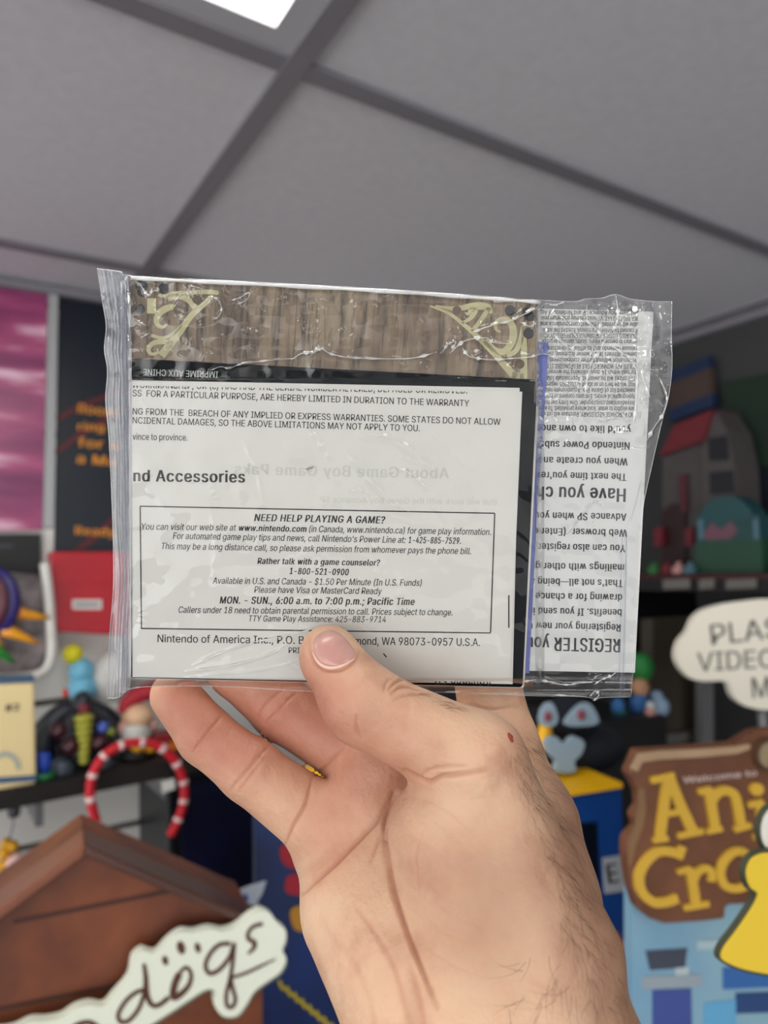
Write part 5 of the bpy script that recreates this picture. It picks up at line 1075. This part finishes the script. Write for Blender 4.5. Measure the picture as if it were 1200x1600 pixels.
for j, (pts, sg, h_) in enumerate(ridges[1:N_SEEN]):
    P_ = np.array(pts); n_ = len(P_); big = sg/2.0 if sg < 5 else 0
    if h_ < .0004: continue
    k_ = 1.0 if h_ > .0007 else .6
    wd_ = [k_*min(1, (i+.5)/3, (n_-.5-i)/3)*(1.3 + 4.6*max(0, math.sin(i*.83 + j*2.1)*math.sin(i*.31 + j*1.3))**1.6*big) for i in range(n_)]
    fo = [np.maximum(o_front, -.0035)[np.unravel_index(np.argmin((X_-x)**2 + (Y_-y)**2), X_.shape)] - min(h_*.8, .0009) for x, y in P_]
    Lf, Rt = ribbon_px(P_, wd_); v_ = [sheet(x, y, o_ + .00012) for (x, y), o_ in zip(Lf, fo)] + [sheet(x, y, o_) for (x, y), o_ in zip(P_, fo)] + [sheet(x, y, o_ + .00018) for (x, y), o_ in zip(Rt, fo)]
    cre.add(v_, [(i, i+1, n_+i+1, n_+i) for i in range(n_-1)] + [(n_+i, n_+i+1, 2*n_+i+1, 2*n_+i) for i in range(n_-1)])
cr_o = cre.build('crease_glints', glint_film, bag, True); cr_o['label'] = 'white ribbons painting the highlights on the film folds'; cr_o['kind'] = 'stuff'
fold = MB(); tf = [p for p in T_E if 204 < p[0] < 848]  # milky tube paints the highlight along the folded top edge
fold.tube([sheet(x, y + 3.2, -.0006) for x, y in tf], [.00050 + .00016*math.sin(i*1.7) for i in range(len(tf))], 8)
fold.build('top_fold', film_material('painted fold glint', .75, (.92, .94, .95), .8, .1, .15), bag, True)['label'] = 'folded top edge of the bag, its highlight painted white'
rim = MB()
for E_, o_ in ((L_E, .0026), (R_E, .0028), (T_E, .0026), (B_E, .0028)):
    rim.tube([sheet(x, y, o_) for x, y in E_], .00011, 6)
rim.build('welded_edge', film_material('weld', .12, (.8, .84, .9), .8, .15, .1), bag, True)

# ================================================================== THE HAND
def C(px, py, d): return np.array([(px - 600)/F*d, (py - 800)/F*d, d])     # camera space, millimetres
LO, HI, RES = np.array([-82., 8., 130.]), np.array([92., 172., 248.]), 1.0
n3_ = ((HI - LO)/RES).astype(int) + 1
GX_, GY_, GZ_ = np.meshgrid(*[LO[i] + RES*np.arange(n3_[i]) for i in range(3)], indexing='ij', sparse=False)
def cone(P, a, b_, r0, r1):
    d = b_ - a; L2 = d @ d; qx, qy, qz = P[0]-a[0], P[1]-a[1], P[2]-a[2]
    t_ = np.clip((qx*d[0] + qy*d[1] + qz*d[2]) / L2, 0, 1)
    return np.sqrt((qx-t_*d[0])**2 + (qy-t_*d[1])**2 + (qz-t_*d[2])**2) - (r0 + (r1-r0)*t_)
def smin(a, b_, k_):
    h = np.maximum(k_ - np.abs(a - b_), 0) / k_; return np.minimum(a, b_) - h*h*k_*.25
def chain(P, pts, k_=2.0):
    d = None
    for (a, r0), (b_, r1) in zip(pts, pts[1:]):
        c_ = cone(P, C(*a), C(*b_), r0, r1); d = c_ if d is None else smin(d, c_, k_)
    return d
J = dict(  # joints: (px, py, depth mm), radius mm
    pinky=[((482,1272,215),10.6), ((390,1203,216),9.2), ((322,1150,219),8.5), ((273,1086,222),7.6)],
    ring=[((560,1180,224),10.6), ((442,1108,229),9.9), ((370,1045,229),9), ((322,980,224.5),7.8)],
    middle=[((655,1150,227),11), ((575,1060,233),10), ((515,980,231),9), ((475,905,226),8)],
    index=[((780,1170,223),11.6), ((757,1040,229),10.3), ((705,950,229),9), ((645,885,224),8)],
    thumb=[((738,1186,188),12.4), ((566,1100,190),9.9), ((517,1030,197.6),8.5)])
def palm_sdf(P):
    WU, WR = (672,1590,172), (844,1592,172)
    d = chain(P, [((508,1335,214),9.6), (WU,19), ((800,1960,150),23)], 3)
    for pts in ([((575,1250,219),10.2), ((735,1570,173),20)], [((655,1200,222),11), ((775,1570,173),20)], [((782,1172,222),12.0), ((815,1290,208),15.5), ((826,1400,194),17.8), (WR,20), ((1010,1960,150),24)]):
        d = smin(d, chain(P, pts, 6), 10)
    d = smin(d, cone(P, C(548,1430,198), C(628,1530,182), 13, 16), 8)          # heel of the hand
    d = smin(d, cone(P, C(524,1300,210), C(596,1205,213), 9.5, 10.5), 3.0)      # pads below the fingers
    d = smin(d, cone(P, C(600,1200,215), C(690,1160,219), 9, 9), 5)
    return d
def thenar_sdf(P):
    d = smin(cone(P, C(702,1312,190), C(764,1478,180), 17.4, 21.3), cone(P, C(752,1200,190), C(850,1500,176), 12.2, 19.5), 9)
    return d
def hand_sdf(P, smooth=True):
    f = None
    for nme in ('pinky', 'ring', 'middle', 'index'):
        c_ = chain(P, J[nme], 2.2); f = c_ if f is None else smin(f, c_, 1.2)
    d = smin(f, palm_sdf(P), 5.0)
    t_ = smin(chain(P, J['thumb'], 5), thenar_sdf(P), 7)
    t_ = smin(t_, cone(P, C(517,1030,196.2), C(512,1020,198.4), 7.9, 7.6), 2)
    return smin(d, t_, 2.2)
D3 = hand_sdf((GX_, GY_, GZ_))
def surface_nets(D):
    s = D < 0; nx, ny, nz = D.shape
    cs = np.zeros((nx-1, ny-1, nz-1), int)
    for i in (0, 1):
        for j in (0, 1):
            for k_ in (0, 1): cs += s[i:nx-1+i, j:ny-1+j, k_:nz-1+k_]
    act = (cs > 0) & (cs < 8); cid = np.full(act.shape, -1); ai = np.argwhere(act); cid[act] = np.arange(len(ai))
    acc = np.zeros((len(ai), 3)); cnt = np.zeros(len(ai))
    cor = [(i, j, k_) for i in (0, 1) for j in (0, 1) for k_ in (0, 1)]
    for a in cor:
        for ax in range(3):
            if a[ax] == 0:
                b_ = list(a); b_[ax] = 1; va = D[tuple((ai + a).T)]; vb = D[tuple((ai + b_).T)]; m_ = (va < 0) != (vb < 0)
                t_ = np.where(m_, va/(va - vb + 1e-12), 0); p = np.array(a, float)[None].repeat(len(ai), 0); p[:, ax] += t_
                acc[m_] += p[m_]; cnt[m_] += 1
    V = LO + (ai + acc/cnt[:, None])*RES; Fq = []
    for ax in range(3):
        b1, b2 = (ax+1) % 3, (ax+2) % 3
        sl0 = [slice(None)]*3; sl1 = [slice(None)]*3; sl0[ax] = slice(0, -1); sl1[ax] = slice(1, None)
        cr = s[tuple(sl0)] != s[tuple(sl1)]; e = np.argwhere(cr); e = e[(e[:, b1] > 0) & (e[:, b2] > 0) & (e[:, b1] < D.shape[b1]-1) & (e[:, b2] < D.shape[b2]-1)]
        q = []
        for u_, w_ in ((0, 0), (-1, 0), (-1, -1), (0, -1)):
            c_ = e.copy(); c_[:, b1] += u_; c_[:, b2] += w_; q.append(cid[tuple(c_.T)])
        q = np.stack(q, 1); fl = s[tuple(e.T)]; q[~fl] = q[~fl][:, ::-1]; Fq.append(q[(q >= 0).all(1)])
    return V, np.concatenate(Fq)
HV, HF = surface_nets(D3)
def relax(V, Fc, it, lam):
    E_ = np.concatenate([Fc[:, [0, 1]], Fc[:, [1, 2]], Fc[:, [2, 3]], Fc[:, [3, 0]]])
    for _ in range(it):
        s_ = np.zeros_like(V); c_ = np.zeros(len(V)); np.add.at(s_, E_[:, 0], V[E_[:, 1]]); np.add.at(c_, E_[:, 0], 1)
        V = V + lam*(s_/np.maximum(c_, 1)[:, None] - V)
    return V
HV = relax(HV, HF, 2, .5)
tmp = bpy.data.meshes.new('tmp'); tmp.from_pydata(HV.tolist(), [], HF.tolist()); tmp.update()
to = bpy.data.objects.new('tmp', tmp); COL.objects.link(to); sm_ = to.modifiers.new('s', 'SUBSURF'); sm_.levels = 1; sm_.render_levels = 1
me = bpy.data.meshes.new_from_object(to.evaluated_get(bpy.context.evaluated_depsgraph_get())); bpy.data.objects.remove(to, do_unlink=True); bpy.data.meshes.remove(tmp)
me.name = 'hand'; nV = len(me.vertices); co = np.empty(nV*3); me.vertices.foreach_get('co', co); co = co.reshape(-1, 3)
nor = np.empty(nV*3); me.vertices.foreach_get('normal', nor); nor = nor.reshape(-1, 3)
if (nor * (co - co.mean(0))).sum() < 0: nor = -nor; me.flip_normals()
pxv = co[:, 0]/co[:, 2]*F + 600; pyv = co[:, 1]/co[:, 2]*F + 800
facing = np.clip(-(nor * co).sum(1)/np.linalg.norm(co, axis=1)*3, 0, 1)
# visible creases: pixel lines, half width px, depth mm, depth range mm
CREASES = [
    ([(484,1000),(484,1018),(491,1036),(505,1046),(523,1048),(541,1043),(556,1032),(561,1018)], 2.6, .55, (150,215)),
    ([(612,1248),(585,1285),(560,1310),(530,1342),(500,1368),(470,1396)], 3.6, 1.3, (150,225)), ([(616,1240),(604,1270),(600,1310),(606,1360),(618,1408),(640,1468),(664,1528),(684,1575)], 4.0, 1.6, (150,225)),
    ([(606,1285),(590,1315),(578,1345)], 3, .5, (150,225)), ([(487,1218),(478,1255),(458,1290),(446,1320)], 2.6, .8, (150,230)), ([(492,1212),(510,1196),(540,1165)], 2.6, .6, (205,240)),
    ([(299,1178),(318,1152),(348,1117)], 2.2, .55, (195,230)), ([(304,1170),(322,1146),(338,1130)], 1.8, .3, (195,230)),
    ([(360,1235),(378,1212),(400,1188),(420,1166)], 2.4, .6, (195,230)), ([(372,1238),(392,1212),(412,1186)], 1.8, .35, (195,230)), ([(368,1228),(384,1205),(404,1176)], 1.6, .3, (195,230)),
    ([(400,1128),(412,1105),(428,1088),(440,1080)], 2.2, .5, (210,240)), ([(412,1132),(430,1115),(448,1096),(462,1084)], 2, .45, (210,240)),
    ([(633,1203),(652,1214),(672,1222),(690,1213),(720,1210),(760,1203)], 3.4, 1.0, (150,200)), ([(655,1218),(665,1206),(690,1198),(730,1196)], 2.6, .5, (150,200)),
    ([(557,1118),(556,1135),(563,1155)], 2.2, .5, (150,210)),
    ([(606,1078),(618,1066),(632,1060),(646,1068)], 2.4, .8, (150,210)), ([(612,1084),(624,1074),(640,1072),(652,1078)], 2.2, .7, (150,210)), ([(600,1080),(604,1066),(616,1058)], 2.2, .6, (150,210)), ([(618,1092),(636,1086),(660,1084),(676,1086)], 2, .55, (150,210)),
    ([(735,1100),(765,1108),(800,1104)], 2.4, .5, (205,245)), ([(660,1300),(650,1340),(655,1400)], 2, .25, (150,200)),
    ([(640,1245),(690,1262),(735,1300)], 1.8, .2, (150,200)), ([(628,1300),(680,1330),(720,1370)], 1.6, .16, (150,200)), ([(628,1350),(680,1392),(730,1425)], 1.6, .16, (150,200)), ([(640,1420),(690,1455),(750,1480)], 1.6, .16, (150,200)),
    ([(655,1470),(710,1510),(770,1530)], 1.6, .16, (150,200)), ([(650,1265),(700,1300),(745,1345)], 1.4, .12, (150,200)), ([(632,1380),(690,1420),(750,1450)], 1.4, .12, (150,200)),
    ([(560,1420),(610,1500),(640,1600)], 5, .5, (140,215)), ([(640,1510),(655,1560),(664,1610)], 5, .5, (140,215)), ([(500,1440),(560,1520),(585,1600)], 5, .25, (140,215))]
disp = np.zeros(nV); red = np.zeros(nV)
for pts, w_, dep, (za, zb) in CREASES:
    Pq = np.array(spline(pts, 5)); best = np.full(nV, 1e9); tt = np.zeros(nV); m_ = (co[:, 2] > za) & (co[:, 2] < zb) & (facing > .02); ii = np.nonzero(m_)[0]
    q = np.c_[pxv[ii], pyv[ii]]; bb_ = np.full(len(ii), 1e9); ti = np.zeros(len(ii))
    for i in range(len(Pq) - 1):
        a, d_ = Pq[i], Pq[i+1] - Pq[i]; t_ = np.clip(((q - a) @ d_)/(d_ @ d_ + 1e-9), 0, 1); ds = ((q - a - t_[:, None]*d_)**2).sum(1)
        k_ = ds < bb_; bb_[k_] = ds[k_]; ti[k_] = (i + t_[k_])/(len(Pq) - 1)
    prof = np.exp(-bb_/w_**2) * np.sin(np.pi*np.clip(ti*.9 + .05, 0, 1))**.5
    disp[ii] = np.minimum(disp[ii], -dep*prof); red[ii] = np.maximum(red[ii], prof*min(1, dep*1.3))
disp += (value_noise(pxv*1.0, pyv, 38, 21) * .18 + value_noise(pxv, pyv, 14, 22)*.05) * facing
co = co + nor*disp[:, None]
# skin tints: rosy finger ends and pads, tanned back, shade painted on the thumb ball
def blob(x, y, r): return np.exp(-((pxv-x)**2 + (pyv-y)**2)/r**2)
rosy = np.clip(.45*blob(390,1200,120) + .3*blob(470,1130,90) + .3*blob(620,1120,90) + .9*blob(285,1100,75) + .35*blob(340,1165,60) + .5*blob(430,1090,110) + .6*blob(560,1230,70) + .45*blob(500,1320,60) + .3*blob(480,1060,60) + .25*blob(540,1130,60) + .25*blob(800,1140,60) + .25*blob(650,1180,60) + .2*blob(720,1400,120), 0, 1)
tan_shade = .7*blob(770,1400,150) + sst(760, 900, pxv + (pyv - 1150)*-.18)*sst(1090, 1200, pyv)*.9
me.vertices.foreach_set('co', (co/1000 @ ROT.T + CAM).reshape(-1)); me.update()
ca = me.color_attributes.new('tint', 'FLOAT_COLOR', 'POINT')
ca.data.foreach_set('color', np.c_[np.clip(rosy, 0, 1), np.clip(red, 0, 1), np.clip(tan_shade, 0, 1), np.ones(nV)].reshape(-1))
me.polygons.foreach_set('use_smooth', np.ones(len(me.polygons), bool))

skin = bpy.data.materials.new('skin'); skin.use_nodes = True; nt = skin.node_tree; b = nt.nodes['Principled BSDF']
b.inputs['Roughness'].default_value = .48; b.inputs['Specular IOR Level'].default_value = .42
b.inputs['Subsurface Weight'].default_value = .22; b.inputs['Subsurface Radius'].default_value = (1, .4, .2); b.inputs['Subsurface Scale'].default_value = .0028
at_ = nt.nodes.new('ShaderNodeAttribute'); at_.attribute_name = 'tint'; sp = nt.nodes.new('ShaderNodeSeparateColor'); nt.links.new(at_.outputs['Color'], sp.inputs[0])
tc = nt.nodes.new('ShaderNodeTexCoord')
def nz(scale, det=4):
    n = nt.nodes.new('ShaderNodeTexNoise'); n.inputs['Scale'].default_value = scale; n.inputs['Detail'].default_value = det; nt.links.new(tc.outputs['Object'], n.inputs['Vector']); return n
mot = ramp(nz(75).outputs['Fac'], [(.3, '#c2967b'), (.5, '#d8b193'), (.7, '#dcba9b')])
c = mixc(mot.outputs[0], ramp(nz(140).outputs['Fac'], [(.3, '#b0745f'), (.7, '#bb826c')]).outputs[0], sp.outputs[0])
c = mixc(c, ramp(nz(110).outputs['Fac'], [(.3, '#98705a'), (.7, '#a8836a')]).outputs[0], sp.outputs[2])
mm = nt.nodes.new('ShaderNodeMath'); mm.operation = 'MULTIPLY'; mm.inputs[1].default_value = .55; nt.links.new(sp.outputs[1], mm.inputs[0])
crc = nt.nodes.new('ShaderNodeRGB'); crc.outputs[0].default_value = (*lin('#a8604a'), 1)
c = mixc(c, crc.outputs[0], mm.outputs[0]); nt.links.new(c, b.inputs['Base Color'])
vo = nt.nodes.new('ShaderNodeTexVoronoi'); vo.inputs['Scale'].default_value = 900; nt.links.new(tc.outputs['Object'], vo.inputs['Vector'])
bp = nt.nodes.new('ShaderNodeBump'); bp.inputs['Strength'].default_value = .22; bp.inputs['Distance'].default_value = .0004; nt.links.new(vo.outputs['Distance'], bp.inputs['Height'])
bp2 = nt.nodes.new('ShaderNodeBump'); bp2.inputs['Strength'].default_value = .42; bp2.inputs['Distance'].default_value = .001; nt.links.new(nz(420, 5).outputs['Fac'], bp2.inputs['Height']); nt.links.new(bp.outputs[0], bp2.inputs['Normal'])
nt.links.new(bp2.outputs[0], b.inputs['Normal']); me.materials.clear(); me.materials.append(skin)
hand = bpy.data.objects.new('hand', me); COL.objects.link(hand)
tag(hand, 'pale bare right hand with hairy wrist, thumb in front, holding the clear bag', 'hand')

from mathutils.bvhtree import BVHTree
_fc = [tuple(p.vertices) for p in me.polygons]; SKIN = BVHTree.FromPolygons([tuple(v) for v in co], _fc)
def skin_hit(px, py):            # first skin surface along a pixel's ray (camera space mm); misses fall behind
    out = []
    for x, y in zip(np.atleast_1d(px).astype(float), np.atleast_1d(py).astype(float)):
        d = Vector(((x-600)/F, (y-800)/F, 1)).normalized(); h_ = SKIN.ray_cast(Vector((0, 0, 0)), d)
        out.append(tuple(h_[0]) if h_[0] is not None else (0, 0, 999.))
    return np.array(out)
def to_room(p): return np.asarray(p)/1000 @ ROT.T + CAM
def skin_normal(p):
    e = .4; g_ = np.stack([hand_sdf(tuple((p + np.eye(3)[i]*e).T)) - hand_sdf(tuple((p - np.eye(3)[i]*e).T)) for i in range(3)], -1); return g_/np.linalg.norm(g_, axis=-1, keepdims=True)

# thumb nail: a curved plate following the thumb
nail_o = [(489,1000),(500,988),(516,983),(533,990),(548,1006),(557,1020),(553,1030),(540,1038),(522,1043),(506,1041),(495,1032),(489,1016)]
NO = np.array(smooth_outline(nail_o, 4)); cen = np.array([521., 1014.]); rings = [0, .35, .65, .85, .95, 1.0]
pts = np.concatenate([[cen]] + [cen + (NO - cen)*r for r in rings[1:]]); rr = np.concatenate([[0]] + [np.full(len(NO), r) for r in rings[1:]])
h = skin_hit(pts[:, 0], pts[:, 1]); nn = skin_normal(h); h = h + nn*(.75*(1 - rr**4) + .05 - .2*rr**8)[:, None]
n_ = len(NO); fc = [(0, 1 + (i+1) % n_, 1 + i) for i in range(n_)]
for k_ in range(len(rings) - 2):
    a = 1 + k_*n_; fc += [(a+i, a+(i+1) % n_, a+n_+(i+1) % n_, a+n_+i) for i in range(n_)]
nail_m = mat('nail', '#c9978c', .22, .0, 200, 0, 0, .6, '#bf8a82', .1)
nl = link('thumbnail', to_room(h), fc, nail_m, hand, True); nl['label'] = 'glossy pink thumb nail'
# pale cuticle rim
ci = np.array(spline([(489,1020),(497,1034),(508,1042),(522,1044),(540,1039),(554,1030)], 6)); hc = skin_hit(ci[:, 0], ci[:, 1]); hc = hc + skin_normal(hc)*.15
MB().tube(list(to_room(hc)), [.0002 + .00028*math.sin(math.pi*i/(len(hc)-1)) for i in range(len(hc))], 8).build('cuticle', mat('cuticle', '#e0bca8', .5), hand, True)
sc_ = skin_hit([797, 799, 795], [1152, 1157, 1148]); ns = skin_normal(sc_); mb = MB()
for p_, r_ in zip(sc_ + ns*.05, (.75, .55, .5)): mb.ell(to_room(p_), (r_/1000, r_/1000, r_/1000), 10, 6, lo=-1)
mb.build('scab', mat('scab', '#8c2f22', .5), hand, True)['label'] = 'small red scab on the thumb knuckle'
# dark body hair on the back of the thumb, wrist edge and thumb knuckle
hr = MB(); rg = random.Random(3)
def hairs(n, poly, ang, length, curl, rad=.05):
    P_ = []; PL = np.array(poly, float); lo_, hi_ = PL.min(0), PL.max(0)
    while len(P_) < n:
        x, y = rg.uniform(lo_[0], hi_[0]), rg.uniform(lo_[1], hi_[1]); ins = False
        for i in range(len(PL)):
            (x0, y0), (x1, y1) = PL[i-1], PL[i]
            if (y0 > y) != (y1 > y) and x < (x1-x0)*(y-y0)/(y1-y0) + x0: ins = not ins
        if ins: P_.append((x, y))
    P_ = np.array(P_); h0 = skin_hit(P_[:, 0], P_[:, 1]); ok = h0[:, 2] < 235; h0 = h0[ok]; nn_ = skin_normal(h0)
    for p, q in zip(h0, nn_):
        a = ang + rg.gauss(0, .35); L_ = length*rg.uniform(.5, 1.25); d = np.array([math.cos(a), math.sin(a), 0]); d = d - q*(d @ q); d /= np.linalg.norm(d) + 1e-9; s_ = np.cross(q, d); cu_ = curl*rg.uniform(-1, 1)
        pts_ = [p + d*L_*t_ + q*(.1 + .9*math.sin(math.pi*min(1, t_*.9))*L_*.16) + s_*cu_*L_*t_*t_ for t_ in (0, .25, .5, .75, 1)]
        hr.tube([to_room(v) for v in pts_], [rad/1000, rad/1000, rad*.8/1000, rad*.6/1000, rad*.25/1000], 4, False)
hairs(105, [(800,1150),(822,1165),(855,1220),(892,1300),(915,1400),(890,1420),(850,1330),(815,1240),(795,1190)], 1.3, 5.5, .6, .034)
hairs(85, [(850,1330),(910,1380),(940,1460),(985,1580),(940,1600),(890,1500)], 1.2, 6, .7, .034)
hairs(26, [(760,1510),(860,1490),(960,1590),(800,1600)], 2.4, 7, .8, .034)
hairs(26, [(648,1075),(700,1098),(735,1112),(700,1110),(655,1092)], .5, 3.5, .4, .028)
hairs(34, [(815,1140),(838,1150),(872,1250),(888,1300),(870,1290),(835,1190)], 1.15, 7, .5, .034)
ho = hr.build('hair', mat('dark hair', '#3a261c', .5), hand, True); ho['label'] = 'thin dark hairs on wrist and thumb'; ho['kind'] = 'stuff'
